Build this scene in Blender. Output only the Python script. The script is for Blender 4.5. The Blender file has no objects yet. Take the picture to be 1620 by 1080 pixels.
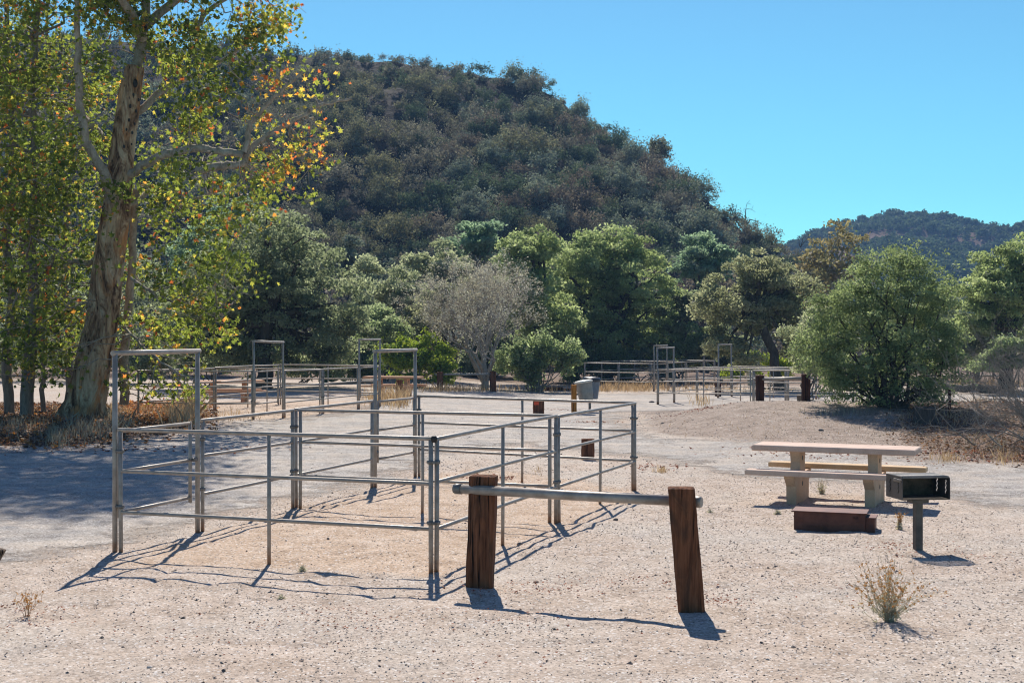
import bpy, math, random
import numpy as np
from mathutils import Vector, Matrix

random.seed(7)
rng = np.random.default_rng(11)
SC = bpy.context.scene
COL = SC.collection
F = 2100.0          # focal length in photo pixels (1620 wide)
HZ = 530.0          # photo row of the horizon
EYE = 2.42
R = math.radians

# ------------------------------------------------------------------ camera
cam_d = bpy.data.cameras.new("camera")
cam = bpy.data.objects.new("camera", cam_d)
COL.objects.link(cam)
cam.location = (0, 0, EYE)
cam.rotation_euler = (R(90), 0, 0)
cam_d.sensor_width = 36
cam_d.lens = F / 1620 * 36
cam_d.shift_y = -(540 - HZ) / 1620
cam_d.clip_start = 0.1
cam_d.clip_end = 3000
SC.camera = cam

# ------------------------------------------------------------------ light
SUN_EL, SUN_AZ = R(46), R(-3.5)
w = bpy.data.worlds.new("World")
SC.world = w
w.use_nodes = True
nt = w.node_tree
for n in list(nt.nodes):
    nt.nodes.remove(n)
sky = nt.nodes.new("ShaderNodeTexSky")
sky.sky_type = 'NISHITA'
sky.sun_disc = False
sky.sun_elevation = SUN_EL
sky.sun_rotation = SUN_AZ
sky.altitude = 600
sky.air_density = 1.0
sky.dust_density = 0.25
sky.ozone_density = 3.5
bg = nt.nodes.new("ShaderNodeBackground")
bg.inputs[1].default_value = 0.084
wo = nt.nodes.new("ShaderNodeOutputWorld")
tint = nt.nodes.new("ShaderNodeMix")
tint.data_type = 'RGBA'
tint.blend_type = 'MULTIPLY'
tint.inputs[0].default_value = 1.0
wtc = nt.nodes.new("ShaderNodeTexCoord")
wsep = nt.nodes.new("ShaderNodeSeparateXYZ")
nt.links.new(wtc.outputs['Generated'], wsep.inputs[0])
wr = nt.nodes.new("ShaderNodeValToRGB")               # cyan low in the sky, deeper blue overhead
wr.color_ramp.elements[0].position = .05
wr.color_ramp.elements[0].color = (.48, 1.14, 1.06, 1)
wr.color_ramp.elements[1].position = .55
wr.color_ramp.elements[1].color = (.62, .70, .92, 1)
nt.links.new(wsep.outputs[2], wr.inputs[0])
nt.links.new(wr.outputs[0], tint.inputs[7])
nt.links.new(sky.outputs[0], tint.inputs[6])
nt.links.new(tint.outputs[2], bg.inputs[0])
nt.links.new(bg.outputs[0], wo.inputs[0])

sd = bpy.data.lights.new("sun", 'SUN')
sd.energy = 4.8
sd.angle = R(0.53)
sd.color = (1.0, 0.93, 0.83)
sun = bpy.data.objects.new("sun", sd)
COL.objects.link(sun)
sdir = Vector((math.sin(SUN_AZ) * math.cos(SUN_EL), math.cos(SUN_AZ) * math.cos(SUN_EL), math.sin(SUN_EL)))
sun.rotation_euler = sdir.to_track_quat('Z', 'Y').to_euler()
sun.location = (0, 0, 60)
SC.view_settings.view_transform = 'Standard'
SC.view_settings.look = 'None'
SC.view_settings.exposure = 0.5
SC.view_settings.gamma = 1.0
cy = SC.cycles
cy.max_bounces = 7
cy.diffuse_bounces = 3
cy.glossy_bounces = 2
cy.transmission_bounces = 4
cy.transparent_max_bounces = 8
cy.volume_bounces = 0
cy.use_denoising = True
cy.filter_width = 1.15
cy.denoising_input_passes = 'RGB_ALBEDO_NORMAL'
try:
    cy.denoising_prefilter = 'ACCURATE'
except Exception:
    pass


# ------------------------------------------------------------------ helpers
def tag(o, label=None, cat=None, group=None, kind=None):
    if label: o['label'] = label
    if cat: o['category'] = cat
    if group: o['group'] = group
    if kind: o['kind'] = kind
    return o


def root(name, loc, label, cat, group=None, rz=0.0):
    o = bpy.data.objects.new(name, None)
    o.empty_display_size = 0.2
    COL.objects.link(o)
    o.location = loc
    o.rotation_euler = (0, 0, rz)
    return tag(o, label, cat, group)


def link(name, me, mat, parent=None):
    o = bpy.data.objects.new(name, me)
    COL.objects.link(o)
    if mat is not None and not me.materials:
        me.materials.append(mat)
    if parent is not None:
        o.parent = parent
    return o


def npmesh(name, V, Fc, tint=None, attrs=None, smooth=False):
    """mesh from numpy arrays; every face has the same number of corners"""
    V = np.asarray(V, np.float32).reshape(-1, 3)
    Fc = np.asarray(Fc, np.int32)
    k = Fc.shape[1]
    me = bpy.data.meshes.new(name)
    me.vertices.add(len(V))
    me.vertices.foreach_set("co", V.ravel())
    me.loops.add(Fc.size)
    me.loops.foreach_set("vertex_index", Fc.ravel())
    me.polygons.add(len(Fc))
    me.polygons.foreach_set("loop_start", np.arange(0, Fc.size, k, dtype=np.int32))
    me.polygons.foreach_set("use_smooth", np.full(len(Fc), smooth, dtype=bool))
    a = dict(attrs or {})
    if tint is not None: a["tint"] = tint
    for key, arr in a.items():
        at = me.attributes.new(key, 'FLOAT', 'POINT')
        at.data.foreach_set("value", np.asarray(arr, np.float32))
    me.update(calc_edges=True)
    me.validate()
    return me


class MB:
    """collects verts/faces of any size"""
    def __init__(s):
        s.v, s.f, s.t, s.sm = [], [], [], []

    def add(s, v, f, tint=0.5, smooth=False):
        b = len(s.v)
        s.v += [tuple(map(float, p)) for p in v]
        s.f += [tuple(int(i) + b for i in q) for q in f]
        s.t += [tint] * len(v)
        s.sm += [smooth] * len(f)

    def box(s, c, d, rz=0.0, tilt=None, bev=0.0, taper=(1, 1)):
        hx, hy, hz = d[0] / 2, d[1] / 2, d[2] / 2
        M = Matrix.Rotation(rz, 3, 'Z')
        if tilt is not None: M = tilt @ M
        b = min(bev, hx * .9, hy * .9, hz * .9)
        if b <= 0:
            P = [(sx * hx * (taper[0] if sz > 0 else 1), sy * hy * (taper[1] if sz > 0 else 1), sz * hz) for sz in (-1, 1) for sx, sy in ((-1, -1), (1, -1), (1, 1), (-1, 1))]
            Fc = [(3, 2, 1, 0), (4, 5, 6, 7), (0, 1, 5, 4), (1, 2, 6, 5), (2, 3, 7, 6), (3, 0, 4, 7)]
        else:
            P, Fc = [], []
            def ring(z, ins):
                t0, t1 = (1 + (taper[0] - 1) * (z + hz) / (2 * hz)), (1 + (taper[1] - 1) * (z + hz) / (2 * hz))
                X, Y = (hx - ins) * t0, (hy - ins) * t1
                q = [(-X + b, -Y), (X - b, -Y), (X, -Y + b), (X, Y - b), (X - b, Y), (-X + b, Y), (-X, Y - b), (-X, -Y + b)]
                P.extend([(x, y, z) for x, y in q])
            ring(-hz, b); ring(-hz + b, 0); ring(hz - b, 0); ring(hz, b)
            for k in range(3):
                for i in range(8):
                    j = (i + 1) % 8
                    Fc.append((k * 8 + i, k * 8 + j, k * 8 + 8 + j, k * 8 + 8 + i))
            Fc.append(tuple(range(7, -1, -1)))
            Fc.append(tuple(range(24, 32)))
        s.add([Vector(c) + M @ Vector(p) for p in P], Fc)
        return s

    def tube(s, pts, rad, n=10, cap=True, smooth=True, tint=.5):
        v, q = tube_np(np.array(pts, float), rad, n)
        b = len(s.v)
        s.add(v, q, tint, smooth)
        if cap:
            m = len(v)
            s.f.append(tuple(b + i for i in range(n))[::-1]); s.sm.append(False)
            s.f.append(tuple(b + m - n + i for i in range(n))); s.sm.append(False)
        return s

    def lathe(s, prof, n=20, M=None):
        """prof: list of (r,z)"""
        P, Fc = [], []
        for r, z in prof:
            for i in range(n):
                a = 2 * math.pi * i / n
                P.append(Vector((r * math.cos(a), r * math.sin(a), z)))
        for k in range(len(prof) - 1):
            for i in range(n):
                j = (i + 1) % n
                Fc.append((k * n + i, k * n + j, k * n + n + j, k * n + n + i))
        Fc.append(tuple(range(n))[::-1])
        Fc.append(tuple((len(prof) - 1) * n + i for i in range(n)))
        if M is not None: P = [M @ p for p in P]
        s.add(P, Fc, smooth=True)
        s.sm[-1] = s.sm[-2] = False
        return s

    def build(s, name, mat, parent=None):
        me = bpy.data.meshes.new(name)
        me.from_pydata(s.v, [], s.f)
        me.polygons.foreach_set("use_smooth", np.array(s.sm, dtype=bool))
        at = me.attributes.new("tint", 'FLOAT', 'POINT')
        at.data.foreach_set("value", np.array(s.t, np.float32))
        me.update()
        return link(name, me, mat, parent)


def tube_np(P, rad, n=6):
    P = np.asarray(P, float)
    m = len(P)
    rad = np.broadcast_to(np.asarray(rad, float), (m,))
    T = np.gradient(P, axis=0)
    T /= np.linalg.norm(T, axis=1)[:, None] + 1e-9
    ref = np.array([0., 0., 1.]) if abs(T[0][2]) < .8 else np.array([1., 0., 0.])
    V = []
    a = np.arange(n) * 2 * np.pi / n
    u = np.cross(T[0], ref)
    for i in range(m):
        u = u - T[i] * np.dot(u, T[i])
        u /= np.linalg.norm(u) + 1e-9
        v = np.cross(T[i], u)
        V.append(P[i] + rad[i] * (np.cos(a)[:, None] * u + np.sin(a)[:, None] * v))
    V = np.concatenate(V)
    i = np.arange(n); j = (i + 1) % n
    q = [np.stack([k * n + i, k * n + j, (k + 1) * n + j, (k + 1) * n + i], 1) for k in range(m - 1)]
    return V, np.concatenate(q)


def join_np(parts):
    V, Q, T, b = [], [], [], 0
    for p in parts:
        v, q = p[0], p[1]
        V.append(v); Q.append(q + b)
        T.append(np.full(len(v), p[2] if len(p) > 2 else .5))
        b += len(v)
    return np.concatenate(V), np.concatenate(Q), np.concatenate(T)


def hash2(ix, iy, s):
    h = (ix.astype(np.int64) * 374761393 + iy.astype(np.int64) * 668265263 + s * 1442695041) & 0x7fffffff
    h = ((h ^ (h >> 13)) * 1274126177) & 0x7fffffff
    return ((h ^ (h >> 16)) & 0xffff) / 65535.0


def vn(x, y, s=0):
    x = np.asarray(x, float); y = np.asarray(y, float)
    ix, iy = np.floor(x), np.floor(y)
    fx, fy = x - ix, y - iy
    fx = fx * fx * (3 - 2 * fx); fy = fy * fy * (3 - 2 * fy)
    a, b = hash2(ix, iy, s), hash2(ix + 1, iy, s)
    c, d = hash2(ix, iy + 1, s), hash2(ix + 1, iy + 1, s)
    return (a * (1 - fx) + b * fx) * (1 - fy) + (c * (1 - fx) + d * fx) * fy - .5


def sstep(a, b, x):
    t = np.clip((np.asarray(x, float) - a) / (b - a), 0, 1)
    return t * t * (3 - 2 * t)


def gz(x, y):
    """ground height"""
    x = np.asarray(x, float); y = np.asarray(y, float)
    z = -.36 * sstep(24, 60, y) * sstep(-5, 3, x)
    z = z + .62 * np.exp(-((y - 38.5) / 5.2) ** 2) * sstep(3.0, 7.5, x)
    z = z + .16 * np.exp(-((y - 33.5) / 3.0) ** 2) * sstep(-5.0, -8.0, x) * sstep(-40, -20, x)
    z = z - .05 * sstep(14, 22, y) * sstep(-2, 2, x) * (1 - sstep(24, 30, y))
    z = z + .05 * vn(x / 4.5, y / 4.5, 3) * sstep(5, 12, np.abs(y))
    return z


def gzf(x, y):
    """height with the small scuffs of the surface"""
    near = 1 - sstep(30, 50, y)
    return gz(x, y) + near * (.034 * vn(x / .62, y / .62, 5) + .020 * vn(x / .23, y / .23, 6) + .007 * vn(x / .11, y / .11, 8)
                             - .16 * np.clip(vn(x / .21, y / .21, 11) - .27, 0, 1) + .06 * np.clip(vn(x / .33, y / .33, 12) - .2, 0, 1))


def G(px, Y):
    X = (px - 810) / F * Y
    return (X, Y, float(gz(X, Y)))


def at(px, py, Y):
    return np.array([(px - 810) / F * Y, Y, EYE - (py - HZ) / F * Y])


def Gp(px, py):
    """ground point seen at that spot of the photograph"""
    Y = EYE * F / (py - HZ)
    for _ in range(12):
        z = float(gz((px - 810) / F * Y, Y))
        Y = .5 * Y + .5 * (EYE - z) * F / (py - HZ)
    return G(px, Y)


# ------------------------------------------------------------------ materials
def newmat(name):
    m = bpy.data.materials.new(name)
    m.use_nodes = True
    nt = m.node_tree
    for n in list(nt.nodes): nt.nodes.remove(n)
    out = nt.nodes.new("ShaderNodeOutputMaterial")
    return m, nt, out


def ramp(nt, fac, cols, pos=None, interp='LINEAR'):
    n = nt.nodes.new("ShaderNodeValToRGB")
    cr = n.color_ramp
    cr.interpolation = interp
    k = len(cols)
    pos = pos or [i / (k - 1) for i in range(k)]
    while len(cr.elements) < k: cr.elements.new(.5)
    for i in range(k):
        cr.elements[i].position = pos[i]
        c = cols[i]
        cr.elements[i].color = (c[0], c[1], c[2], 1) if not isinstance(c, (int, float)) else (c, c, c, 1)
    if fac is not None: nt.links.new(fac, n.inputs[0])
    return n.outputs[0]


def attr(nt, name):
    n = nt.nodes.new("ShaderNodeAttribute")
    n.attribute_name = name
    return n.outputs['Fac']


def coords(nt, kind='Object', scale=(1, 1, 1)):
    tc = nt.nodes.new("ShaderNodeTexCoord")
    mp = nt.nodes.new("ShaderNodeMapping")
    mp.inputs['Scale'].default_value = scale
    nt.links.new(tc.outputs[kind], mp.inputs[0])
    return mp.outputs[0]


def noise(nt, vec, scale, detail=3, rough=.55, dist=0):
    n = nt.nodes.new("ShaderNodeTexNoise")
    n.inputs['Scale'].default_value = scale
    n.inputs['Detail'].default_value = detail
    n.inputs['Roughness'].default_value = rough
    n.inputs['Distortion'].default_value = dist
    nt.links.new(vec, n.inputs['Vector'])
    return n.outputs['Fac']


def voro(nt, vec, scale, out='Color', rnd=1.0):
    n = nt.nodes.new("ShaderNodeTexVoronoi")
    n.inputs['Scale'].default_value = scale
    n.inputs['Randomness'].default_value = rnd
    nt.links.new(vec, n.inputs['Vector'])
    return n.outputs[out]


def math_(nt, op, a, b=None, c=None, clamp=False):
    n = nt.nodes.new("ShaderNodeMath")
    n.operation = op
    n.use_clamp = clamp
    for i, x in enumerate((a, b, c)):
        if x is None: continue
        if isinstance(x, (int, float)): n.inputs[i].default_value = x
        else: nt.links.new(x, n.inputs[i])
    return n.outputs[0]


def mix(nt, fac, a, b, mode='MIX'):
    n = nt.nodes.new("ShaderNodeMix")
    n.data_type = 'RGBA'
    n.blend_type = mode
    n.clamp_factor = True
    for s, x in ((0, fac), (6, a), (7, b)):
        if isinstance(x, (int, float)) and s == 0: n.inputs[0].default_value = x
        elif isinstance(x, tuple): n.inputs[s].default_value = (x[0], x[1], x[2], 1)
        else: nt.links.new(x, n.inputs[s])
    return n.outputs[2]


def principled(nt, out, col, rough=.8, metal=0, spec=.3, bump=None, bs=.3, bd=.01):
    p = nt.nodes.new("ShaderNodeBsdfPrincipled")
    if isinstance(col, tuple): p.inputs['Base Color'].default_value = (*col, 1)
    else: nt.links.new(col, p.inputs['Base Color'])
    if isinstance(rough, (int, float)): p.inputs['Roughness'].default_value = rough
    else: nt.links.new(rough, p.inputs['Roughness'])
    if isinstance(metal, (int, float)): p.inputs['Metallic'].default_value = metal
    else: nt.links.new(metal, p.inputs['Metallic'])
    p.inputs['Specular IOR Level'].default_value = spec
    if bump is not None:
        b = nt.nodes.new("ShaderNodeBump")
        b.inputs['Strength'].default_value = bs
        b.inputs['Distance'].default_value = bd
        nt.links.new(bump, b.inputs['Height'])
        nt.links.new(b.outputs[0], p.inputs['Normal'])
    if out is not None: nt.links.new(p.outputs[0], out.inputs[0])
    return p


def leafmat(name, cols, trans=.45, rough=.5, spec=.35, tgain=1.25, pos=None):
    m, nt, out = newmat(name)
    c = ramp(nt, attr(nt, 'tint'), cols, pos)
    p = principled(nt, None, c, rough, 0, spec)
    t = nt.nodes.new("ShaderNodeBsdfTranslucent")
    tc = mix(nt, 1.0, c, (tgain, tgain * 1.02, tgain * .75), 'MULTIPLY')
    nt.links.new(tc, t.inputs[0])
    mx = nt.nodes.new("ShaderNodeMixShader")
    mx.inputs[0].default_value = trans
    nt.links.new(p.outputs[0], mx.inputs[1])
    nt.links.new(t.outputs[0], mx.inputs[2])
    nt.links.new(mx.outputs[0], out.inputs[0])
    return m


def barkmat(name, a, b, sc=(3, 3, .6), s=4, bd=.03):
    m, nt, out = newmat(name)
    v = coords(nt, 'Object', sc)
    n1 = noise(nt, v, s, 5, .65, .6)
    n2 = noise(nt, v, s * 5, 3, .6)
    c = ramp(nt, n1, [a, tuple((x + y) / 2 for x, y in zip(a, b)), b], [.3, .5, .7])
    c = mix(nt, .35, c, ramp(nt, n2, [(.35, .33, .3), (1, 1, 1)], [.35, .6]), 'MULTIPLY')
    principled(nt, out, c, .85, 0, .2, math_(nt, 'ADD', n1, math_(nt, 'MULTIPLY', n2, .5)), .8, bd)
    return m


M = {}
# leaf colours, lightened to brighten backlit crowns: dull sage to yellow green, and autumn tones
M['syc'] = leafmat('sycamore_leaf', [(.045, .065, .016), (.11, .14, .030), (.22, .25, .05), (.44, .34, .07), (.56, .24, .05), (.42, .11, .04)],   .62, .5, .25, 2.0, [0, .36, .64, .80, .91, 1])
M['oak'] = leafmat('oak_leaf', [(0.101, 0.118, 0.078), (0.176, 0.202, 0.141), (0.302, 0.328, 0.247)], .60, .6, .15, 1.8)
M['oak_pale'] = leafmat('pale_oak_leaf', [(0.133, 0.172, 0.098), (0.218, 0.265, 0.156), (0.328, 0.367, 0.254)], .60, .6, .15, 1.8)
M['oak_bright'] = leafmat('bright_oak_leaf', [(0.133, 0.164, 0.082), (0.226, 0.273, 0.139), (0.367, 0.406, 0.254)], .60, .6, .15, 1.8)
M['sage'] = leafmat('sage_leaf', [(0.149, 0.166, 0.112), (0.245, 0.267, 0.190), (0.362, 0.373, 0.291)], .60, .6, .15, 1.8)
M['olive'] = leafmat('olive_leaf', [(0.118, 0.126, 0.078), (0.207, 0.215, 0.148), (0.311, 0.311, 0.233)], .60, .6, .15, 1.8)
M['blue_green'] = leafmat('blue_green_leaf', [(0.112, 0.162, 0.128), (0.183, 0.254, 0.192), (0.284, 0.365, 0.277)], .60, .6, .15, 1.8)
M['toyon'] = leafmat('glossy_green_leaf', [(.10, .135, .068), (.19, .235, .12), (.33, .38, .22)], .50, .55, .2, 1.6)
M['lime'] = leafmat('yellow_green_leaf', [(.11, .17, .03), (.26, .33, .05), (.50, .52, .09)], .5, .55, .2, 1.4)
M['dry_leaf'] = leafmat('dry_grey_leaf', [(.32, .28, .24), (.54, .49, .43), (.76, .72, .66)], .3, .7, .1)
M['rust'] = leafmat('rusty_leaf', [(0.176, 0.168, 0.101), (0.288, 0.248, 0.143), (0.368, 0.288, 0.168)], .45, .6, .15, 1.3)
CH = [('chap0', 'dull olive', [(.060, .064, .040), (.16, .155, .098), (.36, .34, .225)]),  # pale ends raised to paint lit shrub tips, scattered at random
      ('chap1', 'grey brown', [(.070, .064, .055), (.17, .155, .13), (.35, .32, .27)]),
      ('chap2', 'dark green', [(.033, .050, .033), (.08, .112, .072), (.20, .25, .17)]),
      ('chap3', 'silvery green', [(.080, .096, .080), (.18, .205, .17), (.37, .40, .34)]),
      ('chap4', 'reddish brown', [(.080, .064, .056), (.18, .145, .125), (.33, .27, .23)])]
for k, nm, cols in CH:
    M[k] = leafmat(nm.replace(' ', '_') + '_chaparral_leaf', cols, .30, .75, .08, 1.4)
M['bark'] = barkmat('dark_oak_bark', (.035, .028, .022), (.12, .10, .08))
M['bark_grey'] = barkmat('grey_bark', (.12, .10, .085), (.30, .26, .22))
M['bark_twig'] = barkmat('grey_brown_twig', (.22, .19, .165), (.44, .39, .34))
M['bark_pale'] = barkmat('pale_sycamore_limb', (.20, .16, .12), (.50, .44, .37), (2, 2, 1), 3)


def sycamore_bark():
    m, nt, out = newmat('sycamore_trunk_bark')
    v = coords(nt, 'Object', (1, 1, .28))
    n1 = noise(nt, v, 2.6, 6, .7, 1.2)
    n2 = noise(nt, v, 11, 4, .65, .5)
    c = ramp(nt, n1, [(.08, .045, .026), (.32, .20, .12), (.54, .39, .26), (.66, .52, .37)], [.38, .46, .53, .62])
    v3 = coords(nt, 'Object', (1, 1, .35))
    n3 = noise(nt, v3, 1.6, 4, .6, 1.0)
    c = mix(nt, ramp(nt, n3, [0, 1], [.54, .64]), c, (.58, .27, .11))
    vv = coords(nt, 'Object', (6, 6, 2.4))
    d = voro(nt, vv, 1.3, 'Distance')
    c = mix(nt, ramp(nt, d, [.85, 0], [.05, .22]), c, (.02, .014, .01))
    c = mix(nt, .4, c, ramp(nt, n2, [(.3, .27, .24), (1, 1, 1)], [.38, .6]), 'MULTIPLY')
    principled(nt, out, c, .85, 0, .2, math_(nt, 'ADD', n1, n2), 1.0, .10)
    return m


M['syc_bark'] = sycamore_bark()


def galv(name='galvanised_steel', a=(.25, .215, .185), b=(.39, .345, .305)):
    m, nt, out = newmat(name)
    v = coords(nt, 'Object')
    n1 = noise(nt, v, 9, 4, .6)
    n2 = noise(nt, v, 60, 3, .6)
    c = ramp(nt, n1, [a, b], [.35, .7])
    c = mix(nt, ramp(nt, noise(nt, v, 2.3, 6, .75), [0, .55], [.60, .70]), c, (.20, .15, .12))
    sx = nt.nodes.new("ShaderNodeSeparateXYZ")
    nt.links.new(v, sx.inputs[0])
    foot = math_(nt, 'ADD', sx.outputs[2], math_(nt, 'MULTIPLY', math_(nt, 'SUBTRACT', n1, .5), .25))
    c = mix(nt, ramp(nt, foot, [.85, 0], [.02, .14]), c, (.26, .13, .07))
    r = ramp(nt, n2, [.36, .60], [.3, .7])
    principled(nt, out, c, r, .2, .45, n2, .15, .003)
    return m


M['galv'] = galv()
M['galv_rust'] = galv('weathered_steel', (.10, .095, .09), (.20, .19, .185))


def timber(name, a, b, side=None):
    m, nt, out = newmat(name)
    v = coords(nt, 'Object', (14, 14, .9))
    n1 = noise(nt, v, 2.2, 6, .7, .4)
    v2 = coords(nt, 'Object', (3, 3, .7))
    n2 = noise(nt, v2, 2.0, 4, .6, .8)
    c = ramp(nt, n1, [tuple(x * .35 for x in a), a, b], [.3, .5, .75])
    c = mix(nt, ramp(nt, n2, [0, .75], [.5, .66]), c, (.05, .032, .022))
    v4 = coords(nt, 'Object', (30, 30, .8))
    crack = ramp(nt, noise(nt, v4, 1.1, 3, .6), [1, 0], [.36, .42])
    c = mix(nt, crack, c, (.012, .008, .006))
    principled(nt, out, c, .9, 0, .12, math_(nt, 'SUBTRACT', n1, crack), .8, .014)
    return m


M['timber'] = timber('redwood_timber', (.165, .066, .034), (.28, .13, .072))
M['timber_dark'] = timber('dark_brown_timber', (.075, .030, .020), (.14, .065, .045))
M['timber_orange'] = timber('orange_brown_timber', (.42, .17, .035), (.55, .24, .06))
M['timber_grey'] = timber('weathered_grey_timber', (.16, .12, .09), (.30, .24, .19))


def concrete(name, a, b):
    m, nt, out = newmat(name)
    v = coords(nt, 'Object')
    n1 = noise(nt, v, 3, 4, .6)
    n2 = noise(nt, v, 90, 3, .6)
    c = ramp(nt, n1, [a, b], [.35, .68])
    c = mix(nt, .5, c, ramp(nt, n2, [(.6, .58, .55), (1, 1, 1)], [.32, .5]), 'MULTIPLY')
    v3 = coords(nt, 'Object', (6, 6, .8))
    st = ramp(nt, noise(nt, v3, 2.5, 4, .7), [0, .28], [.56, .72])
    c = mix(nt, st, c, tuple(x * .45 for x in a))
    principled(nt, out, c, .8, 0, .3, n2, .35, .004)
    return m


M['conc_pink'] = concrete('pinkish_concrete', (.52, .37, .295), (.62, .47, .385))
M['conc_tan'] = concrete('tan_concrete', (.52, .345, .23), (.64, .45, .315))
M['conc_yellow'] = concrete('yellowish_concrete', (.54, .37, .21), (.64, .47, .30))
M['conc_orange'] = concrete('orange_tan_concrete', (.52, .27, .15), (.62, .36, .22))


def rusty(name, a, b, metal=.2, rough=.6):
    m, nt, out = newmat(name)
    v = coords(nt, 'Object')
    n1 = noise(nt, v, 6, 5, .7)
    n2 = noise(nt, v, 50, 3, .6)
    c = ramp(nt, n1, [a, b], [.35, .65])
    principled(nt, out, c, rough, metal, .4, n2, .3, .004)
    return m


M['rust_box'] = rusty('rusty_brown_steel', (.075, .026, .018), (.16, .058, .038))
M['grill'] = rusty('dark_grill_steel', (.06, .055, .055), (.12, .108, .10), .4, .5)
M['grill_in'] = rusty('sooty_steel', (.035, .028, .02), (.15, .11, .075), .1, .8)
M['rubber'] = rusty('black_weld', (.012, .011, .010), (.03, .028, .026), .1, .6)
M['bin_grey'] = rusty('light_grey_can', (.20, .21, .21), (.29, .30, .29), .3, .5)
M['bin_blue'] = rusty('blue_grey_can', (.11, .15, .20), (.17, .21, .27), .25, .5)
M['lid'] = rusty('pale_lid', (.62, .58, .5), (.74, .70, .62), .0, .5)
M['bag'] = rusty('dark_liner', (.02, .025, .035), (.05, .055, .07), 0, .4)
M['red'] = rusty('red_paint', (.6, .05, .01), (.7, .09, .02), 0, .5)


def stonemat():
    m, nt, out = newmat('stone_chips')
    c = ramp(nt, attr(nt, 'tint'), [(.045, .042, .045), (.14, .125, .12), (.28, .20, .16), (.34, .30, .27), (.55, .48, .43)], [0, .3, .5, .75, 1])
    principled(nt, out, c, .8, 0, .3)
    return m


M['stone'] = stonemat()
M['litter'] = leafmat('dead_leaf', [(.06, .035, .022), (.16, .08, .04), (.30, .15, .07), (.48, .17, .04), (.60, .24, .05), (.42, .34, .27)], .3, .6, .3, 1.4, [0, .35, .6, .75, .85, 1])
M['litter_red'] = leafmat('red_dead_leaf', [(.16, .05, .03), (.34, .09, .04), (.42, .2, .12)], .25, .6, .3)
M['dry_grass'] = leafmat('dry_grass_blade', [(.28, .19, .12), (.47, .32, .21), (.60, .44, .31)], .35, .6, .3)
M['grey_grass'] = leafmat('grey_grass_blade', [(.16, .125, .10), (.30, .25, .20), (.46, .41, .35)], .3, .6, .3)
M['weed'] = leafmat('grey_green_weed', [(.36, .33, .25), (.54, .49, .39), (.70, .64, .53)], .3, .6, .3)
M['seed'] = leafmat('rusty_seed_head', [(.36, .15, .04), (.58, .28, .08), (.66, .40, .16)], .3, .7, .2)
M['cactus'] = leafmat('cactus_pad', [(.08, .15, .07), (.13, .22, .10)], .12, .5, .4)


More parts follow.
